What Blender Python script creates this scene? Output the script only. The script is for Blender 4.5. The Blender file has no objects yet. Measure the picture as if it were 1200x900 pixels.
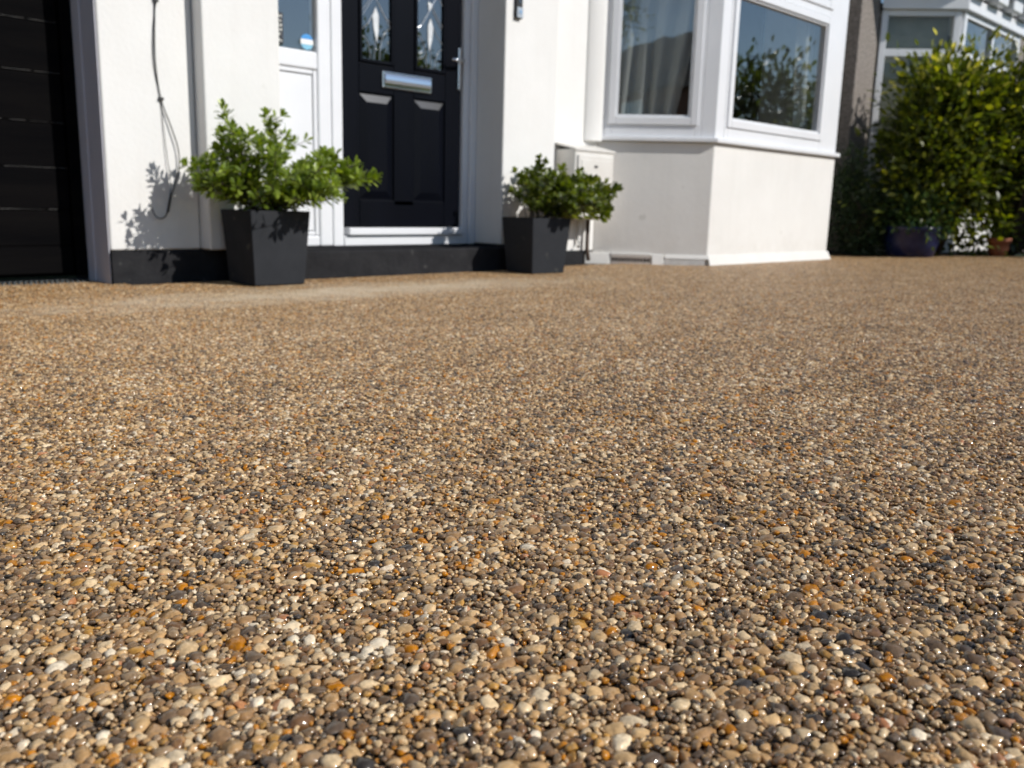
import bpy, bmesh, math, random
import numpy as np
from mathutils import Vector, Matrix, noise

R = math.radians
scene = bpy.context.scene
col = scene.collection

# ------------------------------------------------------------------ camera
# World axes: X runs along the house front to the right, Y into the house, Z up. Metres.
CAM_H = 0.43
PITCH, ROLL, HEAD = R(11.41), R(1.512), R(44.68)
cr = Vector((math.sin(HEAD), -math.cos(HEAD), 0))
ch = Vector((math.cos(HEAD), math.sin(HEAD), 0))
cf = ch * math.cos(PITCH) - Vector((0, 0, math.sin(PITCH)))
cu = cr.cross(cf)
cr2 = cr * math.cos(ROLL) + cu * math.sin(ROLL)
cu2 = cu * math.cos(ROLL) - cr * math.sin(ROLL)
cam_d = bpy.data.cameras.new("camera")
cam = bpy.data.objects.new("camera", cam_d)
col.objects.link(cam)
m = Matrix.Identity(4)
for i in range(3):
    m[i][0], m[i][1], m[i][2] = cr2[i], cu2[i], -cf[i]
m[2][3] = CAM_H
cam.matrix_world = m
cam_d.sensor_width = 36.0
cam_d.lens = 36.0 * 1046.3 / 1200
cam_d.clip_start = 0.02
cam_d.clip_end = 2000
cam_d.dof.use_dof = True
cam_d.dof.focus_distance = 0.88
cam_d.dof.aperture_fstop = 8.6
scene.camera = cam

# ------------------------------------------------------------------ sky, sun, exposure
SUN_AZ, SUN_EL = R(23.5), R(34.5)     # azimuth to the right of the facade's outward normal
sun_dir = Vector((math.sin(SUN_AZ) * math.cos(SUN_EL), -math.cos(SUN_AZ) * math.cos(SUN_EL), math.sin(SUN_EL)))
world = bpy.data.worlds.new("World")
scene.world = world
world.use_nodes = True
wn = world.node_tree
sky = wn.nodes.new("ShaderNodeTexSky")
sky.sky_type = 'NISHITA'
sky.sun_disc = False
sky.sun_elevation = SUN_EL
sky.sun_rotation = math.atan2(sun_dir.x, sun_dir.y)
sky.air_density = 1.0
sky.dust_density = 0.15
sky.ozone_density = 2.5
wn.links.new(sky.outputs[0], wn.nodes["Background"].inputs[0])
wn.nodes["Background"].inputs[1].default_value = 0.085
sun_l = bpy.data.lights.new("sun", 'SUN')
sun_l.energy = 3.8
sun_l.angle = R(0.53)
sun_l.color = (1.0, 0.965, 0.915)
sun = bpy.data.objects.new("sun", sun_l)
sun.rotation_euler = sun_dir.to_track_quat('Z', 'Y').to_euler()
sun.location = (4, -6, 8)
col.objects.link(sun)
scene.view_settings.view_transform = 'Standard'
scene.view_settings.look = 'None'
scene.view_settings.exposure = 0.14
scene.view_settings.gamma = 1.0
scene.view_settings.use_curve_mapping = False
scene.render.engine = 'CYCLES'
scene.cycles.use_denoising = True
scene.cycles.max_bounces = 6
scene.cycles.diffuse_bounces = 3
scene.cycles.glossy_bounces = 3
scene.cycles.use_adaptive_sampling = True
scene.cycles.adaptive_threshold = 0.02
scene.cycles.time_limit = 900
scene.cycles.transparent_max_bounces = 16
scene.cycles.caustics_reflective = False
scene.cycles.caustics_refractive = False

# ------------------------------------------------------------------ material helpers
def nmat(name):
    mt = bpy.data.materials.new(name)
    mt.use_nodes = True
    return mt, mt.node_tree, mt.node_tree.nodes["Principled BSDF"]

def surf(name, c1, c2=None, rough=0.6, scale=6.0, bump=0.0, bscale=60.0, stretch=None, spec=0.5, dist=0.01,
         coat=0.0, metal=0.0, spots=None, rough2=None, weather=None):
    """noise-mottled surface; world-position mapped so nothing repeats"""
    mt, nt, b = nmat(name)
    N, L = nt.nodes, nt.links
    geo = N.new("ShaderNodeNewGeometry")
    mp = N.new("ShaderNodeMapping")
    L.new(geo.outputs["Position"], mp.inputs[0])
    if stretch:
        mp.inputs["Scale"].default_value = stretch
    n1 = N.new("ShaderNodeTexNoise")
    n1.inputs["Scale"].default_value = scale
    n1.inputs["Detail"].default_value = 6
    n1.inputs["Roughness"].default_value = 0.62
    L.new(mp.outputs[0], n1.inputs["Vector"])
    rp = N.new("ShaderNodeValToRGB")
    rp.color_ramp.elements[0].position = 0.32
    rp.color_ramp.elements[1].position = 0.68
    rp.color_ramp.elements[0].color = (*(c2 or c1), 1)
    rp.color_ramp.elements[1].color = (*c1, 1)
    L.new(n1.outputs["Fac"], rp.inputs[0])
    cout = rp.outputs[0]
    if spots:
        n3 = N.new("ShaderNodeTexNoise")
        n3.inputs["Scale"].default_value = spots[1]
        n3.inputs["Detail"].default_value = 4
        L.new(geo.outputs["Position"], n3.inputs["Vector"])
        r3 = N.new("ShaderNodeValToRGB")
        r3.color_ramp.elements[0].position = spots[2]
        r3.color_ramp.elements[1].position = spots[2] + 0.06
        L.new(n3.outputs["Fac"], r3.inputs[0])
        mx = N.new("ShaderNodeMix")
        mx.data_type = 'RGBA'
        mx.inputs["B"].default_value = (*spots[0], 1)
        L.new(r3.outputs[0], mx.inputs["Factor"])
        L.new(cout, mx.inputs["A"])
        cout = mx.outputs["Result"]
    if weather:      # rain streaks down the wall and soil splashed up from the ground
        ms = N.new("ShaderNodeMapping")
        ms.inputs["Scale"].default_value = (9, 9, 0.55)
        L.new(geo.outputs["Position"], ms.inputs[0])
        ns = N.new("ShaderNodeTexNoise")
        ns.inputs["Scale"].default_value = 1.6
        ns.inputs["Detail"].default_value = 5
        L.new(ms.outputs[0], ns.inputs["Vector"])
        rs = N.new("ShaderNodeMapRange")
        rs.inputs["From Min"].default_value = 0.52
        rs.inputs["From Max"].default_value = 0.75
        rs.inputs["To Max"].default_value = weather
        L.new(ns.outputs["Fac"], rs.inputs["Value"])
        sx = N.new("ShaderNodeSeparateXYZ")
        L.new(geo.outputs["Position"], sx.inputs[0])
        nh = N.new("ShaderNodeTexNoise")
        nh.inputs["Scale"].default_value = 11
        nh.inputs["Detail"].default_value = 6
        L.new(geo.outputs["Position"], nh.inputs["Vector"])
        hz = N.new("ShaderNodeMath")
        hz.operation = 'MULTIPLY_ADD'
        L.new(nh.outputs["Fac"], hz.inputs[0])
        hz.inputs[1].default_value = -0.45
        L.new(sx.outputs[2], hz.inputs[2])
        rh = N.new("ShaderNodeMapRange")
        rh.inputs["From Min"].default_value = -0.20
        rh.inputs["From Max"].default_value = 0.02
        rh.inputs["To Min"].default_value = weather * 2.2
        rh.inputs["To Max"].default_value = 0
        L.new(hz.outputs[0], rh.inputs["Value"])
        mxw = N.new("ShaderNodeMath")
        mxw.operation = 'MAXIMUM'
        L.new(rs.outputs[0], mxw.inputs[0])
        L.new(rh.outputs[0], mxw.inputs[1])
        mw = N.new("ShaderNodeMix")
        mw.data_type = 'RGBA'
        mw.inputs["B"].default_value = (0.40, 0.35, 0.28, 1)
        L.new(mxw.outputs[0], mw.inputs["Factor"])
        L.new(cout, mw.inputs["A"])
        cout = mw.outputs["Result"]
    L.new(cout, b.inputs["Base Color"])
    b.inputs["Roughness"].default_value = rough
    if rough2 is not None:
        mr = N.new("ShaderNodeMapRange")
        mr.inputs["To Min"].default_value = rough
        mr.inputs["To Max"].default_value = rough2
        L.new(n1.outputs["Fac"], mr.inputs["Value"])
        L.new(mr.outputs[0], b.inputs["Roughness"])
    b.inputs["Specular IOR Level"].default_value = spec
    b.inputs["Metallic"].default_value = metal
    b.inputs["Coat Weight"].default_value = coat
    b.inputs["Coat Roughness"].default_value = 0.12
    if bump:
        n2 = N.new("ShaderNodeTexNoise")
        n2.inputs["Scale"].default_value = bscale
        n2.inputs["Detail"].default_value = 5
        L.new(mp.outputs[0], n2.inputs["Vector"])
        bp = N.new("ShaderNodeBump")
        bp.inputs["Strength"].default_value = bump
        bp.inputs["Distance"].default_value = dist
        L.new(n2.outputs["Fac"], bp.inputs["Height"])
        L.new(bp.outputs[0], b.inputs["Normal"])
    return mt

def glass_mat(name, f0=0.13, tint=(0.92, 0.95, 0.94)):
    mt = bpy.data.materials.new(name)
    mt.use_nodes = True
    nt = mt.node_tree
    nt.nodes.clear()
    out = nt.nodes.new("ShaderNodeOutputMaterial")
    mix = nt.nodes.new("ShaderNodeMixShader")
    tr = nt.nodes.new("ShaderNodeBsdfTransparent")
    tr.inputs[0].default_value = (*tint, 1)
    gl = nt.nodes.new("ShaderNodeBsdfGlossy")
    gl.inputs["Roughness"].default_value = 0.0
    lw = nt.nodes.new("ShaderNodeLayerWeight")
    lw.inputs["Blend"].default_value = 0.5
    pw = nt.nodes.new("ShaderNodeMath")
    pw.operation = 'POWER'
    pw.inputs[1].default_value = 5.0
    nt.links.new(lw.outputs["Facing"], pw.inputs[0])
    fr = nt.nodes.new("ShaderNodeMath")
    fr.operation = 'MULTIPLY_ADD'
    fr.inputs[1].default_value = 1.0 - f0
    fr.inputs[2].default_value = f0
    nt.links.new(pw.outputs[0], fr.inputs[0])
    # very slight waviness of a real sealed unit
    geo = nt.nodes.new("ShaderNodeNewGeometry")
    nz = nt.nodes.new("ShaderNodeTexNoise")
    nz.inputs["Scale"].default_value = 2.2
    nt.links.new(geo.outputs["Position"], nz.inputs["Vector"])
    bp = nt.nodes.new("ShaderNodeBump")
    bp.inputs["Strength"].default_value = 0.05
    bp.inputs["Distance"].default_value = 0.02
    nt.links.new(nz.outputs["Fac"], bp.inputs["Height"])
    nt.links.new(bp.outputs[0], gl.inputs["Normal"])
    nt.links.new(fr.outputs[0], mix.inputs[0])
    nt.links.new(tr.outputs[0], mix.inputs[1])
    nt.links.new(gl.outputs[0], mix.inputs[2])
    nt.links.new(mix.outputs[0], out.inputs[0])
    return mt

def leaf_mat(name, stops, trans=0.3, rough=0.35):
    mt = bpy.data.materials.new(name)
    mt.use_nodes = True
    nt = mt.node_tree
    N, L = nt.nodes, nt.links
    b = N["Principled BSDF"]
    at = N.new("ShaderNodeAttribute")
    at.attribute_name = "leaf_rand"
    rp = N.new("ShaderNodeValToRGB")
    el = rp.color_ramp.elements
    el[0].position, el[0].color = stops[0][0], (*stops[0][1], 1)
    el[1].position, el[1].color = stops[-1][0], (*stops[-1][1], 1)
    for p, c in stops[1:-1]:
        e = el.new(p)
        e.color = (*c, 1)
    L.new(at.outputs["Fac"], rp.inputs[0])
    L.new(rp.outputs[0], b.inputs["Base Color"])
    b.inputs["Roughness"].default_value = rough
    tl = N.new("ShaderNodeBsdfTranslucent")
    hs = N.new("ShaderNodeHueSaturation")
    hs.inputs["Saturation"].default_value = 1.15
    hs.inputs["Value"].default_value = 1.6
    L.new(rp.outputs[0], hs.inputs["Color"])
    L.new(hs.outputs[0], tl.inputs["Color"])
    mx = N.new("ShaderNodeMixShader")
    mx.inputs[0].default_value = trans
    L.new(b.outputs[0], mx.inputs[1])
    L.new(tl.outputs[0], mx.inputs[2])
    L.new(mx.outputs[0], N["Material Output"].inputs[0])
    return mt

M = {}
M['stucco'] = surf('stucco', (0.81, 0.803, 0.78), (0.765, 0.755, 0.728), 0.85, 2.3, 0.22, 45, dist=0.006, weather=0.05,
                   spots=((0.68, 0.668, 0.63), 5.0, 0.70))
M['cream'] = surf('cream_render', (0.79, 0.775, 0.742), (0.73, 0.714, 0.68), 0.85, 2.0, 0.18, 30, dist=0.006, weather=0.06,
                  spots=((0.61, 0.595, 0.55), 4.0, 0.68))
M['upvc'] = surf('white_upvc', (0.80, 0.81, 0.83), (0.76, 0.77, 0.79), 0.28, 3, 0.04, 20)
M['shadeframe'] = surf('shade_tinted_white_jamb', (0.66, 0.66, 0.72), (0.58, 0.58, 0.64), 0.55, 5, 0.1, 40, stretch=(1, 1, .25))  # white reveal whose bluish shade is put into the paint colour
M['blackpaint'] = surf('black_masonry_paint', (0.034, 0.034, 0.036), (0.022, 0.022, 0.024), 0.8, 8, 0.5, 40, spec=0.0,
                       spots=((0.09, 0.088, 0.085), 16.0, 0.70))
M['garage'] = surf('black_board_paint', (0.006, 0.0055, 0.0055), (0.003, 0.003, 0.0035), 0.6, 4, 0.15, 50, stretch=(.25, 1, 2.5), spec=0.01,
                   rough2=0.75)
M['pale_strip'] = surf('pale_board_edge', (0.12, 0.115, 0.11), (0.02, 0.02, 0.02), 0.7, 30)
M['door'] = surf('navy_black_door_skin', (0.0032, 0.0040, 0.0075), (0.0022, 0.0028, 0.0052), 0.36, 5, 0.3, 60, stretch=(1, 1, .12), spec=0.09,
                 dist=0.002)
M['doorgloss'] = surf('glossy_door_panel', (0.0045, 0.005, 0.008), (0.003, 0.0035, 0.006), 0.28, 5, 0.0, 60, stretch=(1, 1, .12), spec=1.0, dist=0.001)
M['chrome'] = surf('chrome', (0.82, 0.83, 0.85), None, 0.12, 3, metal=1.0)
M['steel'] = surf('galvanised_steel', (0.13, 0.14, 0.14), (0.06, 0.07, 0.07), 0.55, 60, metal=0.4)
M['glass'] = glass_mat('window_glass', 0.20, (0.97, 0.985, 0.98))
M['oldglass'] = glass_mat('single_glass', 0.035)
M['doorglass'] = glass_mat('door_glass', 0.26, (0.45, 0.47, 0.5))
M['bevel'] = surf('frosted_bevel_glass', (0.75, 0.77, 0.78), (0.6, 0.62, 0.64), 0.2, 20)
M['lead'] = surf('lead_came', (0.55, 0.57, 0.6), (0.4, 0.42, 0.45), 0.3, 30, metal=0.6)
M['pot'] = surf('charcoal_plastic', (0.040, 0.042, 0.047), (0.034, 0.036, 0.040), 0.6, 9, 0.1, 120, spec=0.0, spots=((0.075, 0.074, 0.07), 13.0, 0.66))
M['soil'] = surf('soil', (0.045, 0.030, 0.020), (0.018, 0.012, 0.009), 0.95, 40, 0.9, 90)
M['bark'] = surf('bark', (0.075, 0.052, 0.035), (0.035, 0.026, 0.018), 0.85, 40, 0.6, 120)
M['bluepot'] = surf('blue_glaze', (0.004, 0.010, 0.06), (0.003, 0.007, 0.04), 0.35, 6, coat=0.15)
M['terra'] = surf('terracotta', (0.42, 0.15, 0.07), (0.30, 0.10, 0.05), 0.8, 12, 0.2, 70)
M['dash'] = surf('pebbledash', (0.40, 0.35, 0.31), (0.17, 0.15, 0.135), 0.9, 38, 1.0, 70, dist=0.025)
M['meter'] = surf('meter_box_plastic', (0.74, 0.72, 0.68), (0.66, 0.63, 0.58), 0.45, 5)
M['brownpipe'] = surf('brown_pipe', (0.10, 0.065, 0.045), (0.06, 0.04, 0.03), 0.5, 10)
M['cable'] = surf('black_cable', (0.015, 0.015, 0.016), None, 0.5)
M['bell'] = surf('silver_bell_plastic', (0.46, 0.52, 0.58), (0.42, 0.47, 0.53), 0.3, 10)
M['vent'] = surf('vent_clay', (0.66, 0.60, 0.54), (0.55, 0.49, 0.44), 0.8, 30, 0.2)
M['slab'] = surf('bare_concrete', (0.56, 0.54, 0.51), (0.42, 0.40, 0.38), 0.9, 14, 0.4)
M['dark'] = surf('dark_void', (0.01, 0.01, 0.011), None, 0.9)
M['room'] = surf('room_wall', (0.09, 0.085, 0.08), (0.07, 0.065, 0.06), 0.9, 3)
M['wood'] = surf('room_floor', (0.16, 0.10, 0.06), (0.10, 0.06, 0.04), 0.5, 8, stretch=(.2, 2, 1))
M['blind'] = surf('beige_blind', (0.34, 0.31, 0.26), (0.29, 0.265, 0.22), 0.9, 8)
M['rooft'] = surf('dark_roof_tile', (0.07, 0.06, 0.06), (0.035, 0.03, 0.03), 0.7, 8, 0.3)
M['brick'] = surf('brick', (0.30, 0.14, 0.09), (0.2, 0.09, 0.06), 0.85, 12, 0.3)
M['stickerblue'] = surf('sticker_blue', (0.06, 0.30, 0.68), None, 0.4)
M['stickerteal'] = surf('sticker_teal', (0.22, 0.50, 0.66), None, 0.4)
M['white'] = surf('printed_white', (0.80, 0.80, 0.78), None, 0.5)
M['notice'] = surf('notice_black', (0.02, 0.022, 0.03), None, 0.4)
M['pale'] = surf('notice_print', (0.55, 0.55, 0.50), None, 0.5)
M['gate'] = surf('dark_gate', (0.02, 0.018, 0.016), (0.012, 0.011, 0.01), 0.7, 10)
M['asphalt'] = surf('asphalt', (0.055, 0.055, 0.056), (0.04, 0.04, 0.041), 0.9, 30, 0.4, 150)
M['paving'] = surf('pavement', (0.28, 0.27, 0.25), (0.22, 0.21, 0.2), 0.9, 10, 0.2)
M['grassg'] = surf('verge', (0.05, 0.085, 0.025), (0.035, 0.055, 0.02), 0.9, 12, 0.5)
M['leaf_fresh'] = leaf_mat('leaf_fresh', [(0, (.075, .105, .014)), (.4, (.16, .225, .03)), (.75, (.29, .37, .058)), (.94, (.38, .45, .10)), (1, (.42, .36, .10))], .40, .30)
M['leaf_dark'] = leaf_mat('leaf_dark', [(0, (.040, .058, .010)), (.5, (.090, .122, .018)), (.85, (.17, .21, .032)), (1, (.30, .32, .07))], .38, .30)
M['leaf_hedge'] = leaf_mat('leaf_hedge', [(0, (.034, .050, .010)), (.5, (.082, .105, .016)), (.78, (.18, .20, .028)), (.90, (.42, .40, .055)), (1, (.66, .60, .15))], .44, .36)
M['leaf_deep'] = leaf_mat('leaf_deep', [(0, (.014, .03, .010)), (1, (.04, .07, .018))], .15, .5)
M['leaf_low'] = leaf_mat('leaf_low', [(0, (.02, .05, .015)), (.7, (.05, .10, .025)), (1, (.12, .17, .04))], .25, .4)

# curtain: thin woven net
def curtain_mat():
    mt, nt, b = nmat('net_curtain')
    N, L = nt.nodes, nt.links
    b.inputs["Base Color"].default_value = (0.88, 0.88, 0.85, 1)
    b.inputs["Roughness"].default_value = 0.9
    tl = N.new("ShaderNodeBsdfTranslucent")
    tl.inputs[0].default_value = (0.80, 0.80, 0.75, 1)
    mx = N.new("ShaderNodeMixShader")
    mx.inputs[0].default_value = 0.4
    L.new(b.outputs[0], mx.inputs[1])
    L.new(tl.outputs[0], mx.inputs[2])
    L.new(mx.outputs[0], N["Material Output"].inputs[0])
    return mt
M['net'] = curtain_mat()

# pebbles: one colour per stone from its own random number
def pebble_mat():
    mt, nt, b = nmat('resin_bound_pebbles')
    N, L = nt.nodes, nt.links
    at = N.new("ShaderNodeAttribute")
    at.attribute_name = "pid"
    oi = N.new("ShaderNodeObjectInfo")
    cx = N.new("ShaderNodeSeparateXYZ")
    L.new(oi.outputs["Location"], cx.inputs[0])
    cmb = N.new("ShaderNodeCombineXYZ")
    L.new(cx.outputs[0], cmb.inputs[0])
    L.new(cx.outputs[1], cmb.inputs[1])
    L.new(at.outputs["Fac"], cmb.inputs[2])
    sc = N.new("ShaderNodeVectorMath")
    sc.operation = 'SCALE'
    sc.inputs["Scale"].default_value = 37.7
    L.new(cmb.outputs[0], sc.inputs[0])
    wnz = N.new("ShaderNodeTexWhiteNoise")
    wnz.noise_dimensions = '3D'
    L.new(sc.outputs[0], wnz.inputs["Vector"])
    geo = N.new("ShaderNodeNewGeometry")
    # slow drift of the mix over the drive: some patches darker, some paler
    dn = N.new("ShaderNodeTexNoise")
    dn.inputs["Scale"].default_value = 6.0
    dn.inputs["Detail"].default_value = 0.5
    L.new(geo.outputs["Position"], dn.inputs["Vector"])
    mr = N.new("ShaderNodeMapRange")
    mr.inputs["From Min"].default_value = 0.3
    mr.inputs["From Max"].default_value = 0.7
    mr.inputs["To Min"].default_value = -0.045
    mr.inputs["To Max"].default_value = 0.055
    L.new(dn.outputs["Fac"], mr.inputs["Value"])
    ad = N.new("ShaderNodeMath")
    ad.operation = 'ADD'
    ad.use_clamp = True
    L.new(wnz.outputs["Value"], ad.inputs[0])
    L.new(mr.outputs[0], ad.inputs[1])
    rp = N.new("ShaderNodeValToRGB")
    rp.color_ramp.interpolation = 'CONSTANT'
    stops = [(0.0, (.036, .030, .025)), (.055, (.080, .058, .042)), (.11, (.130, .090, .060)), (.19, (.20, .132, .082)),
             (.28, (.145, .086, .052)), (.34, (.29, .185, .108)), (.42, (.225, .16, .105)), (.48, (.38, .25, .145)),
             (.58, (.36, .215, .098)), (.635, (.45, .315, .19)), (.705, (.36, .165, .060)), (.755, (.49, .36, .23)),
             (.85, (.55, .425, .285)), (.94, (.59, .48, .345)), (.965, (.36, .185, .115)), (.98, (.62, .53, .41))]
    el = rp.color_ramp.elements
    el[0].position, el[0].color = 0, (*stops[0][1], 1)
    el[1].position, el[1].color = stops[-1][0], (*stops[-1][1], 1)
    for p, c in stops[1:-1]:
        e = el.new(p)
        e.color = (*c, 1)
    L.new(ad.outputs[0], rp.inputs[0])
    # grain and veining inside each stone
    gn = N.new("ShaderNodeTexNoise")
    gn.inputs["Scale"].default_value = 260
    gn.inputs["Detail"].default_value = 4
    L.new(geo.outputs["Position"], gn.inputs["Vector"])
    hs = N.new("ShaderNodeHueSaturation")
    hs.inputs["Saturation"].default_value = 1.22
    hs.inputs["Hue"].default_value = 0.5015
    L.new(rp.outputs[0], hs.inputs["Color"])
    vm = N.new("ShaderNodeMath")
    vm.operation = 'MULTIPLY_ADD'
    sep = N.new("ShaderNodeSeparateColor")
    L.new(wnz.outputs["Color"], sep.inputs[0])
    L.new(sep.outputs[2], vm.inputs[0])
    vm.inputs[1].default_value = 0.5
    vm.inputs[2].default_value = 0.25
    vm2 = N.new("ShaderNodeMath")
    vm2.operation = 'MULTIPLY_ADD'
    L.new(gn.outputs["Fac"], vm2.inputs[0])
    vm2.inputs[1].default_value = 1.5
    L.new(vm.outputs[0], vm2.inputs[2])
    L.new(vm2.outputs[0], hs.inputs["Value"])
    # pale tint blended over the stones in one strip before the step
    dm = N.new("ShaderNodeVectorMath")
    dm.operation = 'SUBTRACT'
    L.new(geo.outputs["Position"], dm.inputs[0])
    dm.inputs[1].default_value = (2.5, 3.42, 0)
    mp = N.new("ShaderNodeMapping")
    mp.inputs["Rotation"].default_value = (0, 0, R(-4))
    mp.inputs["Scale"].default_value = (0.62, 2.3, 0)
    L.new(dm.outputs[0], mp.inputs[0])
    ln = N.new("ShaderNodeVectorMath")
    ln.operation = 'LENGTH'
    L.new(mp.outputs[0], ln.inputs[0])
    dsum = N.new("ShaderNodeMath")
    dsum.operation = 'MULTIPLY_ADD'
    L.new(dn.outputs["Fac"], dsum.inputs[0])
    dsum.inputs[1].default_value = 1.5
    L.new(ln.outputs["Value"], dsum.inputs[2])
    dr = N.new("ShaderNodeMapRange")
    dr.inputs["From Min"].default_value = 0.85
    dr.inputs["From Max"].default_value = 1.9
    dr.inputs["To Min"].default_value = 0.85
    dr.inputs["To Max"].default_value = 0.0
    L.new(dsum.outputs[0], dr.inputs["Value"])
    mx = N.new("ShaderNodeMix")
    mx.data_type = 'RGBA'
    mx.inputs["B"].default_value = (.62, .50, .35, 1)
    L.new(dr.outputs[0], mx.inputs["Factor"])
    L.new(hs.outputs[0], mx.inputs["A"])
    L.new(mx.outputs["Result"], b.inputs["Base Color"])
    b.inputs["Roughness"].default_value = 0.42
    b.inputs["Specular IOR Level"].default_value = 0.2
    b.inputs["Coat Weight"].default_value = 0.62
    b.inputs["Coat IOR"].default_value = 1.55
    b.inputs["Coat Roughness"].default_value = 0.09
    bp = N.new("ShaderNodeBump")
    bp.inputs["Strength"].default_value = 0.55
    bp.inputs["Distance"].default_value = 0.0011
    L.new(gn.outputs["Fac"], bp.inputs["Height"])
    L.new(bp.outputs[0], b.inputs["Normal"])
    bc = N.new("ShaderNodeBump")
    bc.inputs["Strength"].default_value = 0.22
    bc.inputs["Distance"].default_value = 0.0010
    L.new(gn.outputs["Fac"], bc.inputs["Height"])
    L.new(bc.outputs[0], b.inputs["Coat Normal"])
    return mt
M['pebble'] = pebble_mat()
M['resin'] = surf('dark_resin_bed', (0.060, 0.040, 0.026), (0.030, 0.021, 0.014), 0.45, 120, 0.5, 300, dist=0.002)

# ------------------------------------------------------------------ object helpers
def tag(o, label=None, cat=None, group=None, kind=None):
    if label: o["label"] = label
    if cat: o["category"] = cat
    if group: o["group"] = group
    if kind: o["kind"] = kind
    return o

def empty(name, loc=(0, 0, 0), rz=0.0):
    o = bpy.data.objects.new(name, None)
    o.empty_display_size = 0.1
    o.location = loc
    o.rotation_euler.z = rz
    col.objects.link(o)
    return o

class MB:
    """collects shapes in world coordinates, then links them as ONE mesh object"""
    def __init__(self):
        self.v, self.f = [], []
    def add(self, vs, fs):
        k = len(self.v)
        self.v += [tuple(p) for p in vs]
        self.f += [tuple(i + k for i in q) for q in fs]
        return self
    def box(self, x0, x1, y0, y1, z0, z1):
        vs = [(x, y, z) for z in (z0, z1) for y in (y0, y1) for x in (x0, x1)]
        return self.add(vs, [(0, 2, 3, 1), (4, 5, 7, 6), (0, 1, 5, 4), (2, 6, 7, 3), (0, 4, 6, 2), (1, 3, 7, 5)])
    def prism(self, poly, z0, z1):
        n = len(poly)
        vs = [(x, y, z0) for x, y in poly] + [(x, y, z1) for x, y in poly]
        fs = [tuple(range(n))[::-1], tuple(range(n, 2 * n))] + [(i, (i + 1) % n, n + (i + 1) % n, n + i) for i in range(n)]
        return self.add(vs, fs)
    def obox(self, fr, s0, s1, n0, n1, z0, z1):
        """box in a frame fr=(origin2d, dir2d, normal2d): s along, n outwards"""
        o, d, nn = fr
        vs = []
        for z in (z0, z1):
            for n in (n0, n1):
                for s in (s0, s1):
                    vs.append((o[0] + d[0] * s + nn[0] * n, o[1] + d[1] * s + nn[1] * n, z))
        return self.add(vs, [(0, 2, 3, 1), (4, 5, 7, 6), (0, 1, 5, 4), (2, 6, 7, 3), (0, 4, 6, 2), (1, 3, 7, 5)])
    def tube(self, pts, rad, seg=8):
        pts = [Vector(p) for p in pts]
        rads = rad if isinstance(rad, (list, tuple)) else [rad] * len(pts)
        k = len(self.v)
        ref = Vector((0.31, 0.22, 0.92))
        for i, p in enumerate(pts):
            t = (pts[min(i + 1, len(pts) - 1)] - pts[max(i - 1, 0)])
            t = t.normalized() if t.length > 1e-9 else Vector((0, 0, 1))
            a = t.cross(ref)
            if a.length < 1e-3: a = t.cross(Vector((1, 0, 0)))
            a.normalize()
            b = t.cross(a)
            for j in range(seg):
                q = p + (a * math.cos(2 * math.pi * j / seg) + b * math.sin(2 * math.pi * j / seg)) * rads[i]
                self.v.append(tuple(q))
        for i in range(len(pts) - 1):
            for j in range(seg):
                self.f.append((k + i * seg + j, k + i * seg + (j + 1) % seg, k + (i + 1) * seg + (j + 1) % seg, k + (i + 1) * seg + j))
        self.f.append(tuple(k + j for j in range(seg))[::-1])
        self.f.append(tuple(k + (len(pts) - 1) * seg + j for j in range(seg)))
        return self
    def build(self, name, mat, parent=None, bevel=0.0, smooth=False, seg=2):
        me = bpy.data.meshes.new(name)
        me.from_pydata(self.v, [], self.f)
        bm = bmesh.new()
        bm.from_mesh(me)
        bmesh.ops.recalc_face_normals(bm, faces=bm.faces)
        bm.to_mesh(me)
        bm.free()
        me.materials.append(M[mat])
        o = bpy.data.objects.new(name, me)
        col.objects.link(o)
        if parent:
            p, off = parent, Vector()
            o.parent = parent
            bpy_mat = Matrix.Identity(4)
            q = parent
            while q:
                bpy_mat = (q.matrix_parent_inverse if q.parent else Matrix.Identity(4)) @ q.matrix_basis @ bpy_mat
                q = q.parent
            o.matrix_parent_inverse = bpy_mat.inverted()
        if smooth:
            me.polygons.foreach_set("use_smooth", [True] * len(me.polygons))
        if bevel:
            md = o.modifiers.new("bevel", 'BEVEL')
            md.width = bevel
            md.segments = seg
            md.limit_method = 'ANGLE'
            md.angle_limit = R(40)
            md.harden_normals = True
            me.polygons.foreach_set("use_smooth", [True] * len(me.polygons))
        return o

def frame_of(p, q, outward_ref):
    d = Vector((q[0] - p[0], q[1] - p[1]))
    ln = d.length
    d = d / ln
    n = Vector((d.y, -d.x))
    if n.dot(Vector(outward_ref)) < 0: n = -n
    return (p, (d.x, d.y), (n.x, n.y)), ln

# ------------------------------------------------------------------ ground
Y_FLAT, RISE = 3.96, 0.132
def fall(y):
    """height of the drive: it falls gently from the street to a level strip before the house"""
    return RISE * (1 - y / Y_FLAT) if y < Y_FLAT else 0.0
def sheet(name, poly, z, mat, parent=None, sloped=False):
    b = MB()
    b.add([(x, y, z + (fall(y) if sloped else 0)) for x, y in poly], [tuple(range(len(poly)))])
    o = b.build(name, mat, parent)
    return o

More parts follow.
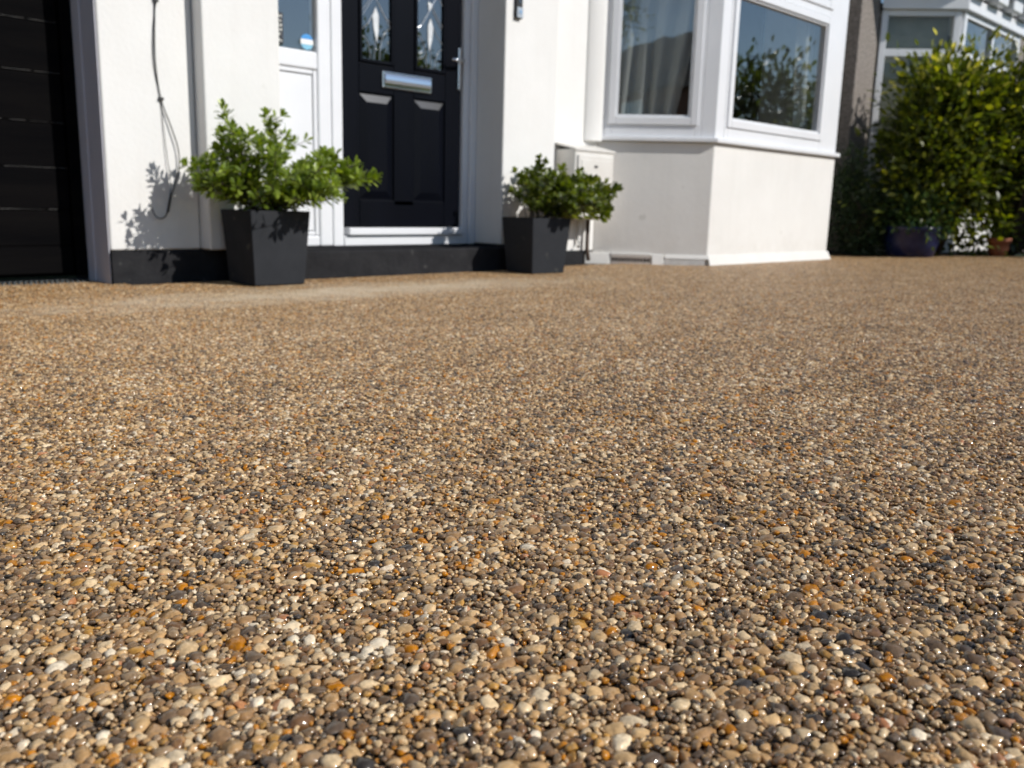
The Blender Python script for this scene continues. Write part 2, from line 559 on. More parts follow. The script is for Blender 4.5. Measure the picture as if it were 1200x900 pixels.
g = sheet('ground', [(-400, -400), (400, -400), (400, 400), (-400, 400)], -0.12, 'grassg')
tag(g, 'grass covered ground spreading around the drive', 'ground', kind='structure')
_b = MB()
_b.add([(x, y, fall(y) - .0065) for y in (-3.2, Y_FLAT, 4.9) for x in (-2.2, 10.5)], [(0, 1, 3, 2), (2, 3, 5, 4)])
drive = _b.build('driveway', 'resin')
tag(drive, 'brown and cream resin bound pebble driveway before the house', 'driveway', kind='structure')
pv = sheet('pavement', [(-60, -5.2), (60, -5.2), (60, -3.2), (-60, -3.2)], 0.225, 'paving')
tag(pv, 'grey pavement running along the front of the drive', 'pavement', kind='structure')
rd = sheet('road', [(-60, -11.5), (60, -11.5), (60, -5.2), (-60, -5.2)], 0.12, 'asphalt')
tag(rd, 'dark asphalt road beyond the pavement', 'road', kind='structure')
_b = MB()
_b.add([(x, y, fall(y) + .008) for x, y in [(8.75, 4.6), (8.88, Y_FLAT), (14, Y_FLAT), (14, 4.6), (9.75, 3.35), (10.35, 3.05), (10.45, -3.0), (14, -3.0)]],
       [(0, 1, 2, 3), (1, 4, 5, 6, 7, 2)])
bed = _b.build('planting_bed', 'soil')
tag(bed, 'dark soil bed under the hedge', 'planting bed', kind='structure')

# ---- pebbles
TILE = 0.36
rng = np.random.default_rng(7)

def base_shapes(n=16):
    out = []
    for k in range(n):
        bm = bmesh.new()
        bmesh.ops.create_icosphere(bm, subdivisions=2, radius=1.0)
        asp = 0.62 + 0.62 * rng.random()
        hz = 0.55 + 0.25 * rng.random()
        off = Vector((k * 13.1, k * 5.7, 3.3))
        pw = 0.78 + 0.2 * rng.random()
        for v in bm.verts:
            c = v.co.copy()
            nz = noise.noise(c * 0.9 + off) * 0.50 + noise.noise(c * 2.0 + off) * 0.30
            c = Vector([math.copysign(abs(t) ** pw, t) for t in c])
            c *= (1 + nz)
            v.co = Vector((c.x / math.sqrt(asp), c.y * math.sqrt(asp), c.z * hz))
        for q in range(rng.integers(2, 6)):
            nn = Vector(rng.normal(size=3)).normalized()
            lim = rng.uniform(.45, .72) * max(v.co.dot(nn) for v in bm.verts)
            for v in bm.verts:
                e = v.co.dot(nn) - lim
                if e > 0: v.co -= nn * e * .92
        vs = np.array([v.co[:] for v in bm.verts], dtype=np.float32)
        fs = np.array([[v.index for v in f.verts] for f in bm.faces], dtype=np.int32)
        bm.free()
        vs[:, :2] /= np.sqrt((np.ptp(vs[:, 0]) * np.ptp(vs[:, 1]))) / 2
        out.append((vs, fs))
    return out
SH = base_shapes()

def pack_tile():
    """periodic packing of stones of mixed size: overlapping circles pushed apart"""
    A = TILE * TILE
    rad = []
    area = 0
    while area < A * 0.97:
        r = float(np.clip(np.exp(rng.normal(math.log(0.00255), 0.50)), 0.00125, 0.0090))
        if rng.random() < 0.012: r = rng.uniform(0.0068, 0.0112)
        rad.append(r)
        area += math.pi * r * r
    rad = np.array(rad, dtype=np.float32)
    n = len(rad)
    p = (rng.random((n, 2)) * TILE).astype(np.float32)
    cell = 0.024
    nc = int(TILE / .0225)
    cell = TILE / nc
    for it in range(42):
        ci = np.floor(p / cell).astype(int) % nc
        key = ci[:, 0] * nc + ci[:, 1]
        order = np.argsort(key)
        starts = np.searchsorted(key[order], np.arange(nc * nc + 1))
        disp = np.zeros_like(p)
        for cx in range(nc):
            for cy in range(nc):
                a = order[starts[cx * nc + cy]:starts[cx * nc + cy + 1]]
                if len(a) == 0: continue
                nb = []
                for dx in (-1, 0, 1):
                    for dy in (-1, 0, 1):
                        k = ((cx + dx) % nc) * nc + (cy + dy) % nc
                        nb.append(order[starts[k]:starts[k + 1]])
                nb = np.concatenate(nb)
                d = p[a][:, None, :] - p[nb][None, :, :]
                d -= TILE * np.round(d / TILE)
                L = np.sqrt((d * d).sum(-1)) + 1e-7
                ov = np.maximum(0, (rad[a][:, None] + rad[nb][None, :]) * 0.97 - L)
                ov[a[:, None] == nb[None, :]] = 0
                disp[a] += (d / L[..., None] * ov[..., None]).sum(1)
        p = (p + disp * 0.42) % TILE
    rot = rng.random(n) * 2 * math.pi
    tilt = rng.normal(0, 0.16, (n, 2))
    shp = rng.integers(0, len(SH), n)
    # trowelled flat: every stone's top comes close to z = 0
    zt = rng.normal(-0.0004, 0.0007, n) - np.where(rad < 0.0028, rng.random(n) * 0.0017, 0)
    return p, rad, rot, tilt, shp, zt
PK = pack_tile()

def stone_verts(i, ox, oy):
    p, rad, rot, tilt, shp, zt = PK
    vs, fs = SH[shp[i]]
    c, s = math.cos(rot[i]), math.sin(rot[i])
    v = vs * rad[i] * 1.01
    z = v[:, 2] + v[:, 0] * tilt[i, 0] + v[:, 1] * tilt[i, 1]
    x = v[:, 0] * c - v[:, 1] * s + p[i, 0] + ox
    y = v[:, 0] * s + v[:, 1] * c + p[i, 1] + oy
    return np.stack([x, y, z - z.max() + zt[i]], 1), fs

FILL = 0.0054
def grit(ox, oy):
    """small stones filling the voids below the trowelled surface; the same in every cell so the cells join"""
    rg = np.random.default_rng(99)
    n = int(TILE / FILL)
    st = TILE / n
    a, b2 = np.meshgrid(np.arange(n), np.arange(n))
    p = (np.stack([a.ravel(), b2.ravel()], 1) + .5 + rg.uniform(-.45, .45, (n * n, 2))) * st
    r_ = rg.uniform(.0018, .0030, n * n)
    z = rg.uniform(-.0042, -.0019, n * n)
    ph = (1 + 5 ** .5) / 2
    ico = np.array([(-1, ph, 0), (1, ph, 0), (-1, -ph, 0), (1, -ph, 0), (0, -1, ph), (0, 1, ph), (0, -1, -ph), (0, 1, -ph), (ph, 0, -1), (ph, 0, 1), (-ph, 0, -1), (-ph, 0, 1)], np.float32) / 1.902
    fs = np.array([(0, 11, 5), (0, 5, 1), (0, 1, 7), (0, 7, 10), (0, 10, 11), (1, 5, 9), (5, 11, 4), (11, 10, 2), (10, 7, 6), (7, 1, 8), (3, 9, 4), (3, 4, 2), (3, 2, 6), (3, 6, 8), (3, 8, 9), (4, 9, 5), (2, 4, 11), (6, 2, 10), (8, 6, 7), (9, 8, 1)], np.int32)
    th = rg.random(n * n) * 6.28
    sx = rg.uniform(.8, 1.3, n * n)
    c, s_ = np.cos(th)[:, None], np.sin(th)[:, None]
    vx, vy = ico[None, :, 0] * sx[:, None], ico[None, :, 1] / sx[:, None]
    V = np.stack([(vx * c - vy * s_) * r_[:, None] + p[:, :1] + ox, (vx * s_ + vy * c) * r_[:, None] + p[:, 1:] + oy,
                  ico[None, :, 2] * r_[:, None] * .8 + (z - r_ * .8)[:, None]], -1).reshape(-1, 3)
    F = (fs[None] + (np.arange(n * n) * 12)[:, None, None]).reshape(-1, 3)
    ids = np.repeat((np.arange(n * n) * .7548777 + ox * 5.3 + oy * 2.9) % 1.0 * 9 + 20, 12)
    return V, F, ids

def stones_mesh(name, items, cells=(), slope=False):
    """items: (stone index, cell offset x, y)"""
    V, F, ID = [], [], []
    k = 0
    for i, ox, oy in items:
        v, fs = stone_verts(i, ox, oy)
        V.append(v)
        F.append(fs + k)
        ID.append(np.full(len(v), ((i * 0.6180339) + ox * 7.31 + oy * 3.17) % 1.0 * 9.0 + i * 0.01))
        k += len(v)
    for ox, oy in cells:
        v, fs, ids = grit(ox, oy)
        V.append(v); F.append(fs + k); ID.append(ids)
        k += len(v)
    V = np.concatenate(V).astype(np.float32)
    if slope: V[:, 2] += np.where(V[:, 1] < Y_FLAT, RISE * (1 - V[:, 1] / Y_FLAT), 0)
    F = np.concatenate(F).astype(np.int32)
    ID = np.concatenate(ID).astype(np.float32)
    me = bpy.data.meshes.new(name)
    me.vertices.add(len(V))
    me.vertices.foreach_set("co", V.ravel())
    me.loops.add(F.size)
    me.loops.foreach_set("vertex_index", F.ravel())
    me.polygons.add(len(F))
    me.polygons.foreach_set("loop_start", np.arange(0, F.size, 3, dtype=np.int32))
    me.update(calc_edges=True)
    me.polygons.foreach_set("use_smooth", np.ones(len(F), dtype=bool))
    at = me.attributes.new("pid", 'FLOAT', 'POINT')
    at.data.foreach_set("value", ID)
    me.materials.append(M['pebble'])
    return me

def project(x, y, z=0.0):
    q = Vector((x, y, z - CAM_H))
    d = q.dot(cf)
    return 0.5 + 1046.3 / 1200 * q.dot(cr2) / max(d, 1e-6), 0.5 - 1046.3 / 900 * q.dot(cu2) / max(d, 1e-6), d

# cells of the drive: near cells are built stone by stone, farther cells repeat the packed tile
X0, Y0 = -2.2, Y_FLAT - 15 * TILE
NX, NY = int(12.7 / TILE), 17
near_cells, far_cells = [], []
for a in range(NX):
    for b_ in range(NY):
        ox, oy = X0 + a * TILE, Y0 + b_ * TILE
        best = 9
        for cx in (0, .5, 1):
            for cy in (0, .5, 1):
                u, v, d = project(ox + cx * TILE, oy + cy * TILE, fall(oy + cy * TILE))
                if d > 0.2 and -0.2 < u < 1.2 and v < 1.3: best = min(best, d)
        cxm, cym = ox + TILE / 2, oy + TILE / 2
        if best < 0.55:
            near_cells.append((ox, oy))
        elif cym < 4.45 or (cxm < 1.8) or cxm > 8.3:
            far_cells.append((ox, oy))
cand = []
for ox, oy in near_cells:
    for i in range(len(PK[1])):
        x, y = PK[0][i, 0] + ox, PK[0][i, 1] + oy
        u, v, d = project(x, y, fall(y))
        if d > 0.2 and 0.005 < u < 0.995 and 0.3 < v < 0.992:
            cand.append((PK[1][i] / d, i, ox, oy))
cand.sort(reverse=True)
top = set((c[1], c[2], c[3]) for c in cand[:300])
rest = [(i, ox, oy) for ox, oy in near_cells for i in range(len(PK[1])) if (i, ox, oy) not in top]
near = bpy.data.objects.new('pebble_bed', stones_mesh('pebble_bed', rest, near_cells, True))
col.objects.link(near)
near.parent = drive
near["kind"] = "stuff"
shape_me = []
for k, (vs, fs) in enumerate(SH):
    me = bpy.data.meshes.new('pebble')
    me.from_pydata([tuple(map(float, v)) for v in vs], [], [tuple(map(int, f)) for f in fs])
    me.polygons.foreach_set("use_smooth", [True] * len(me.polygons))
    me.materials.append(M['pebble'])
    shape_me.append(me)
for _, i, ox, oy in cand[:300]:
    o = bpy.data.objects.new('pebble', shape_me[PK[4][i]])
    v, _f = stone_verts(i, ox, oy)
    s = float(PK[1][i]) * 1.01
    top_z = max(float((q * s)[2]) for q in SH[PK[4][i]][0])
    o.location = (float(PK[0][i, 0]) + ox, float(PK[0][i, 1]) + oy, float(PK[5][i]) - top_z + fall(float(PK[0][i, 1]) + oy))
    o.scale = (s, s, s)
    o.rotation_euler = (0, 0, float(PK[2][i]))
    o.parent = drive
    col.objects.link(o)
# one packed tile as a real piece of the drive, repeated over the remaining cells
tile_me = stones_mesh('pebble_tile', [(i, 0.0, 0.0) for i in range(len(PK[1]))], [(0.0, 0.0)])
first = far_cells.pop(0)
tile = bpy.data.objects.new('pebble_tile', tile_me)
tile.location = (first[0], first[1], fall(first[1]))
tile.rotation_euler.x = -math.atan(RISE / Y_FLAT) if first[1] < Y_FLAT - .01 else 0
col.objects.link(tile)
tile.parent = drive
tile["kind"] = "stuff"
fm = bpy.data.meshes.new('pebble_field')
fm.from_pydata([(x, y, fall(y)) for x, y in far_cells], [], [])
fa = fm.attributes.new('tilt', 'FLOAT_VECTOR', 'POINT')
fa.data.foreach_set('vector', [c for x, y in far_cells for c in ((-math.atan(RISE / Y_FLAT) if y < Y_FLAT - .01 else 0.0), 0.0, 0.0)])
fo = bpy.data.objects.new('pebble_field', fm)
col.objects.link(fo)
fo.parent = drive
fo["kind"] = "stuff"
ng = bpy.data.node_groups.new('pebble_field', 'GeometryNodeTree')
ng.interface.new_socket('Geometry', in_out='INPUT', socket_type='NodeSocketGeometry')
ng.interface.new_socket('Geometry', in_out='OUTPUT', socket_type='NodeSocketGeometry')
gi, go = ng.nodes.new('NodeGroupInput'), ng.nodes.new('NodeGroupOutput')
iop = ng.nodes.new('GeometryNodeInstanceOnPoints')
oin = ng.nodes.new('GeometryNodeObjectInfo')
oin.inputs['Object'].default_value = tile
oin.inputs['As Instance'].default_value = True
ng.links.new(gi.outputs[0], iop.inputs['Points'])
ng.links.new(oin.outputs['Geometry'], iop.inputs['Instance'])
nat = ng.nodes.new('GeometryNodeInputNamedAttribute')
nat.data_type = 'FLOAT_VECTOR'
nat.inputs['Name'].default_value = 'tilt'
ng.links.new(nat.outputs['Attribute'], iop.inputs['Rotation'])
ng.links.new(iop.outputs[0], go.inputs[0])
fo.modifiers.new('field', 'NODES').node_group = ng

# ------------------------------------------------------------------ the white house
house = tag(empty('white_house', (4.0, 4.6, 0)), 'white rendered house with black front door and angled bay window', 'house')
YA, YB, YM = 4.42, 4.325, 4.50
TOPZ = 5.2
# rendered walls
MB().box(1.705, 2.164, YA, 4.95, 0.158, TOPZ).build('wall', 'stucco', house, 0.012)
MB().box(-1.9, -1.0, YA, 4.95, 0.158, TOPZ).build('wall', 'stucco', house, 0.012)
MB().box(-0.997, 1.702, YA, 4.95, 2.15, TOPZ).build('wall', 'stucco', house, 0.012)
MB().box(2.166, 2.594, YB, 4.95, 0.158, TOPZ).build('wall', 'stucco', house, 0.012)
MB().box(4.23, 4.737, YB, 4.95, 0.158, TOPZ).build('wall', 'stucco', house, 0.012)
MB().box(2.597, 4.227, YB, 4.95, 2.42, TOPZ).build('wall', 'stucco', house, 0.012)
MB().box(4.740, 5.404, YM, 4.95, 0.09, TOPZ).build('wall', 'stucco', house, 0.01)
MB().box(5.407, 8.505, YM, 4.95, 2.75, TOPZ).build('wall', 'stucco', house, 0.01)
MB().box(8.508, 9.0, YM, 9.0, 0.0, TOPZ).build('wall', 'stucco', house, 0.01)
# plastered upright beside the bay window
MB().prism([(5.235, YM - .001), (5.25, YM - .022), (5.335, YM - .06), (5.385, YM - .06), (5.40, YM - .02), (5.40, YM - .001)], 0.905, TOPZ - .3).build('window_reveal', 'stucco', house, 0.008)
# black painted base course and the doorstep
MB().box(1.705, 2.30, YA - 0.006, 4.9, -0.1, 0.156).build('plinth', 'blackpaint', house, 0.006)
MB().box(-1.9, -1.0, YA - 0.006, 4.9, -0.1, 0.156).build('plinth', 'blackpaint', house, 0.006)
MB().box(4.26, 4.742, 4.30, 4.9, -0.1, 0.154).build('plinth', 'blackpaint', house, 0.006)
MB().box(4.745, 5.22, 4.435, 4.9, -0.1, 0.088).build('plinth', 'blackpaint', house, 0.006)
b = MB().box(2.303, 4.255, 4.215, 4.9, -0.1, 0.15)
b.build('doorstep', 'blackpaint', house, 0.012, seg=3)

# garage: recessed black boards, stile and white jamb with its shade tinted in
gd = MB().box(-0.95, 1.69, 4.745, 4.80, 0.02, 2.12).build('garage_door', 'garage', house)
pz = [0.030, 0.166, 0.342, 0.540, 0.752, 0.980, 1.21, 1.44, 1.67, 1.90, 2.11]
for i in range(len(pz) - 1):
    off = 0.002 * math.sin(i * 2.3)
    MB().box(-0.93, 1.635, 4.712 + off, 4.744, pz[i] + .004, pz[i + 1] - .005).build('plank', 'garage', gd, 0.006)
    MB().box(-0.92, 1.63, 4.7165 + off, 4.743, pz[i + 1] - .0045, pz[i + 1] + .0035).build('board_edge', 'garage', gd)
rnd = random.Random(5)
for i in range(2, len(pz) - 4):  # broken paler strips laid along the board edges
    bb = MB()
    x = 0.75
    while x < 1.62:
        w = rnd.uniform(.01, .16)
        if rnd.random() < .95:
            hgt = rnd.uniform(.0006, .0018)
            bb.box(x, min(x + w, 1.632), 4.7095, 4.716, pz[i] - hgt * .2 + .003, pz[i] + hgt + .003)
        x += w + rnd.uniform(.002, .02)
    bb.build('pale_edge', 'pale_strip', gd)['kind'] = 'stuff'
MB().box(1.641, 1.692, 4.690, 4.744, 0.03, 2.10).build('stile', 'garage', gd, 0.005)
MB().box(-0.99, -0.935, 4.695, 4.744, 0.03, 2.10).build('stile', 'garage', gd, 0.005)
MB().box(1.7005, 1.7035, YA + .010, 4.600, -0.02, 2.14).build('garage_jamb', 'shadeframe', house)
MB().box(1.694, 1.7035, 4.602, 4.694, -0.02, 2.13).build('garage_jamb', 'shadeframe', house, 0.004)
MB().box(-0.998, -0.96, YA + .003, 4.69, -0.02, 2.14).build('garage_jamb', 'shadeframe', house, 0.006)
MB().box(-0.958, 1.638, YA + .06, 4.69, 2.121, 2.148).build('garage_head', 'shadeframe', house, 0.004)

# ---- front door and its frame (white uPVC)
YF = 4.60          # face of the frame
df = MB()
df.box(3.096, 3.168, YF, 4.69, 0.152, 2.36)                # post between sidelight and door
df.box(4.125, 4.176, YF, 4.69, 0.152, 2.36)
df.box(4.178, 4.229, YF - .022, 4.69, 0.152, 2.36)         # outer jamb step
df.box(3.170, 4.123, YF, 4.69, 2.245, 2.36)
df.box(3.170, 4.123, YF - .004, 4.69, 0.152, 0.214)        # bottom rail
df.build('door_frame', 'upvc', house, 0.006)
MB().box(3.19, 4.12, YF - .030, 4.66, 0.2165, 0.262).build('threshold', 'upvc', house, 0.008)
door = MB().box(3.172, 4.121, 4.634, 4.675, 0.268, 2.24).build('front_door', 'door', house, 0.003)
# raised skeleton of stiles and rails so the panels sit back
sk = MB()
for x0, x1, z0, z1 in [(3.178, 3.300, .270, 2.235), (3.565, 3.722, .40, 2.235), (3.985, 4.116, .270, 2.235),
                       (3.302, 3.983, .270, .43), (3.302, 3.563, 1.068, 1.236), (3.724, 3.983, 1.068, 1.236),
                       (3.302, 3.563, 2.08, 2.235), (3.724, 3.983, 2.08, 2.235)]:
    sk.box(x0, x1, 4.621, 4.6345, z0, z1)
sk.build('door_rail', 'door', door, 0.004)
def raised_panel(x0, x1, z0, z1):
    b = MB()
    y0, y1 = 4.634, 4.6195
    e = 0.045
    vs = [(x0, y0, z0), (x1, y0, z0), (x1, y0, z1), (x0, y0, z1), (x0 + e, y1, z0 + e), (x1 - e, y1, z0 + e), (x1 - e, y1, z1 - e), (x0 + e, y1, z1 - e)]
    b.add(vs, [(0, 1, 5, 4), (1, 2, 6, 5), (3, 0, 4, 7)])
    b.build('panel_moulding', 'door', door)
    MB().add([vs[2], vs[3], vs[7], vs[6]], [(0, 1, 2, 3)]).build('panel_moulding', 'doorgloss', door)
    MB().box(x0 + e, x1 - e, y1, y0, z0 + e, z1 - e).build('door_panel', 'door', door)
raised_panel(3.312, 3.553, .44, 1.058)
raised_panel(3.734, 3.974, .44, 1.058)
def door_glass(x0, x1, flip):
    z0, z1 = 1.262, 2.06
    MB().box(x0, x1, 4.6275, 4.6305, z0, z1).build('glass_pane', 'doorglass', door)
    mo = MB()   # black glazing bead
    w = .020
    mo.box(x0 - w, x0, 4.613, 4.634, z0 - w, z1 + w).box(x1, x1 + w, 4.613, 4.634, z0 - w, z1 + w)
    mo.box(x0, x1, 4.613, 4.634, z0 - w, z0).box(x0, x1, 4.613, 4.634, z1, z1 + w)
    mo.build('glazing_bead', 'door', door, 0.004)
    W = x1 - x0
    def P(u, v): return (x0 + (1 - u if flip else u) * W, 4.6262, z0 + v * .4)
    le = MB()
    lines = [[(0, .66), (.5, .98), (1, 1.34)], [(1, .50), (.62, .78), (0, 1.30)], [(.05, .62), (.38, .86)],
             [(.45, .02), (.47, .30)], [(0, .98), (.55, 1.34)], [(1, .95), (.5, 1.34), (0, 1.7)], [(.5, 1.34), (1, 1.7)],
             [(0, .40), (.22, .50), (.46, .70)], [(.62, .80), (.85, .62), (1, .58)]]
    for ln in lines:
        for p, q in zip(ln[:-1], ln[1:]):
            le.tube([P(*p), P(*q)], .0022, 5)
    arc = [P(.62 + .38 * (1 - math.cos(t)), .02 + .46 * math.sin(t)) for t in np.linspace(0, 1.5, 9)]
    le.tube(arc, .0024, 5)
    arc = [P(.30 - .30 * (1 - math.cos(t)), .02 + .30 * math.sin(t)) for t in np.linspace(0, 1.5, 7)]
    le.tube(arc, .0022, 5)
    le.build('leading', 'lead', door)
    bv = MB()
    def loz(u, v, du, dv0, dv1):
        c = [P(u, v + dv1), P(u + du, v + dv1 * .55), P(u + du * .9, v - dv0 * .4), P(u + du * .4, v - dv0), P(u - du * .6, v - dv0 * .25), P(u - du, v + dv1 * .5)]
        top_ = [(p[0], p[1] - .003, p[2]) for p in c]
        bot_ = [(p[0], p[1] + .001, p[2]) for p in c]
        bv.add(top_ + bot_, [tuple(range(6)), tuple(range(11, 5, -1))] + [(i, (i + 1) % 6, 6 + (i + 1) % 6, 6 + i) for i in range(6)])
    loz(.48, .50, .10, .24, .26)
    loz(.5, 1.15, .09, .10, .10)
    loz(.5, .93, .07, .07, .07)
    bv.build('bevelled_glass', 'bevel', door)
door_glass(3.325, 3.540, False)
door_glass(3.748, 3.958, True)
lb = MB().box(3.468, 3.858, 4.606, 4.6205, 1.106, 1.206).build('letterbox', 'chrome', door, 0.008, seg=3)
fl = MB()
prof = [(4.6058, 1.122), (4.600, 1.135), (4.5975, 1.155), (4.599, 1.175), (4.603, 1.190), (4.6058, 1.194)]
n = len(prof)
fl.add([(3.482, y, z) for y, z in prof] + [(3.844, y, z) for y, z in prof], [tuple(range(n)), tuple(range(2 * n - 1, n - 1, -1))] + [(i, (i + 1) % n, n + (i + 1) % n, n + i) for i in range(n)])
fl.build('letter_flap', 'chrome', door)
hd = MB().box(4.083, 4.113, 4.606, 4.6205, 1.155, 1.42).build('handle', 'chrome', door, 0.006, seg=3)
MB().tube([(4.098, 4.612, 1.333), (4.098, 4.566, 1.333), (4.090, 4.556, 1.333), (4.02, 4.553, 1.331), (3.985, 4.558, 1.330)], [.011, .011, .012, .011, .010], 10).build('lever', 'chrome', door, smooth=True)
MB().tube([(4.098, 4.6085, 1.215), (4.098, 4.6025, 1.215)], .010, 12).build('keyhole', 'chrome', door)

# ---- sidelight
sl = MB()
sl.box(2.600, 2.690, YF + .002, 4.69, 0.152, 2.36)
sl.box(3.004, 3.094, YF + .002, 4.69, 0.152, 2.36)
sl.box(2.692, 3.002, YF + .002, 4.69, 1.152, 1.250)
sl.box(2.692, 3.002, YF + .002, 4.69, 0.152, 0.215)
sl.box(2.692, 3.002, YF + .002, 4.69, 2.25, 2.36)
side = sl.build('sidelight', 'upvc', house, 0.012, seg=3)
MB().box(2.693, 3.001, 4.632, 4.638, 1.252, 2.248).build('pane', 'glass', side)
MB().box(2.720, 2.974, 4.622, 4.66, 0.245, 1.122).build('panel', 'upvc', side, 0.004)
pf = MB()
for a0, a1, c0, c1 in [(2.692, 2.716, .217, 1.150), (2.978, 3.002, .217, 1.150), (2.718, 2.976, 1.126, 1.150), (2.718, 2.976, .217, .241)]:
    pf.box(a0, a1, 4.612, 4.66, c0, c1)
pf.build('panel_bead', 'upvc', side, 0.006)
st = MB()
def disc(bb, cx, cz, r, y, a0, a1, n=20):
    pts = [(cx + r * math.cos(a0 + (a1 - a0) * i / n), y, cz + r * math.sin(a0 + (a1 - a0) * i / n)) for i in range(n + 1)]
    bk = [(p[0], p[1] + .0012, p[2]) for p in pts]
    m_ = len(pts)
    bb.add(pts + bk, [tuple(range(m_)), tuple(range(2 * m_ - 1, m_ - 1, -1))] + [(i, (i + 1) % m_, m_ + (i + 1) % m_, m_ + i) for i in range(m_)])
disc(st, 2.952, 1.302, .042, 4.6305, .35, math.pi - .35)
st.build('sticker', 'stickerblue', side)
st = MB(); disc(st, 2.952, 1.302, .042, 4.6305, math.pi + .35, 2 * math.pi - .35); st.build('sticker', 'stickerteal', side)
MB().box(2.911, 2.993, 4.6303, 4.6317, 1.2885, 1.3155).build('sticker', 'white', side)
nt_ = MB().box(2.700, 2.800, 4.6300, 4.6317, 1.27, 1.435).build('notice', 'notice', side)
nb = MB()
rr = random.Random(3)
for z in (1.288, 1.322, 1.344, 1.366, 1.392, 1.416):
    x = 2.712
    while x < 2.786:
        w = rr.uniform(.008, .022)
        nb.box(x, min(x + w, 2.792), 4.6288, 4.6298, z - .006, z + rr.uniform(.002, .008))
        x += w + .006
nb.build('notice_print', 'pale', side)['kind'] = 'stuff'

# ---- bay
BA, BB, BCo, BD = (5.404, 4.502), (5.965, 3.826), (7.950, 3.826), (8.508, 4.502)
MB().prism([BA, BB, BCo, BD, (8.508, 4.9), (5.407, 4.9)], -0.1, 0.915).build('bay_wall', 'cream', house, 0.01)
def offset_poly(off):
    f1, _ = frame_of(BB, BA, (-1, -1)); f2, _ = frame_of(BB, BCo, (0, -1)); f3, _ = frame_of(BCo, BD, (1, -1))
    def meet(fa, fb, o):
        a = Vector(fa[0]) + Vector(fa[2]) * o; b2 = Vector(fb[0]) + Vector(fb[2]) * o
        d1, d2 = Vector(fa[1]), Vector(fb[1])
        den = d1.x * d2.y - d1.y * d2.x
        t = ((b2.x - a.x) * d2.y - (b2.y - a.y) * d2.x) / den
        return (a.x + d1.x * t, a.y + d1.y * t)
    pB, pC = meet(f1, f2, off), meet(f2, f3, off)
    a = Vector(BA) + Vector(f1[2]) * off
    d = Vector(BD) + Vector(f3[2]) * off
    return [(a.x, a.y), pB, pC, (d.x, d.y)]
po = offset_poly(0.032)
# painted foot course of the bay: three runs with a bare piece and a vent between
fs_, Ls = frame_of(BB, BA, (-1, -1))
ff_, Lf = frame_of(BB, BCo, (0, -1))
ft = MB()
def flare(bb, fr, s0, s1, n_top, n_bot, z0, z1, m0=0.0, m1=0.0):
    """skirt run whose face leans out towards the ground; m0, m1 mitre its ends"""
    vs = []
    for z, n in ((z0, n_bot), (z1, n_top)):
        for nn, mm in ((.0005, 0), (n, 1)):
            for s_, mi in ((s0, -m0), (s1, m1)):
                vs.append((*along(fr, s_ + mi * n * mm, nn), z))
    bb.add(vs, [(0, 2, 3, 1), (4, 5, 7, 6), (0, 1, 5, 4), (2, 6, 7, 3), (0, 4, 6, 2), (1, 3, 7, 5)])
def along(fr, s, n): return (fr[0][0] + fr[1][0] * s + fr[2][0] * n, fr[0][1] + fr[1][1] * s + fr[2][1] * n)
tm = math.tan(R(25.1))
flare(ft, ff_, 0.0, Lf, .014, .050, -.01, .078, tm, tm)
flare(ft, fs_, 0.742, Ls + .06, .014, .050, -.01, .080)
flare(ft, fs_, 0.33, 0.424, .012, .046, -.01, .077)
ft.obox(fs_, 0.4255, 0.7405, .0005, .026, .060, .080)
flare(ft, fs_, 0.0, 0.328, .012, .030, .046, .077, tm, 0)
ft.build('bay_foot', 'cream', house, 0.006)
bpz = MB()
flare(bpz, fs_, 0.02, 0.3275, .026, .040, -.01, .0455)
bpz.build('bare_patch', 'slab', house, 0.005)
v_ = MB()
v_.obox(fs_, 0.427, 0.738, .001, .012, -.02, .0595)
va = v_.build('air_vent', 'dark', house)
vf = MB()
vf.obox(fs_, 0.430, 0.735, .0125, .032, .046, .0595).obox(fs_, 0.430, 0.735, .0125, .032, -.02, .014)
for k in range(13):
    s = .436 + k * .0242
    vf.obox(fs_, s, s + .006, .0125, .032, .0145, .0455)
vf.build('vent_grille', 'vent', va)
# sill board
pi_ = offset_poly(-0.06)
ps = offset_poly(0.038)
MB().prism([ps[0], ps[1], ps[2], ps[3], pi_[3], pi_[2], pi_[1], pi_[0]], 0.9165, 0.952).build('bay_sill', 'upvc', house, 0.008)

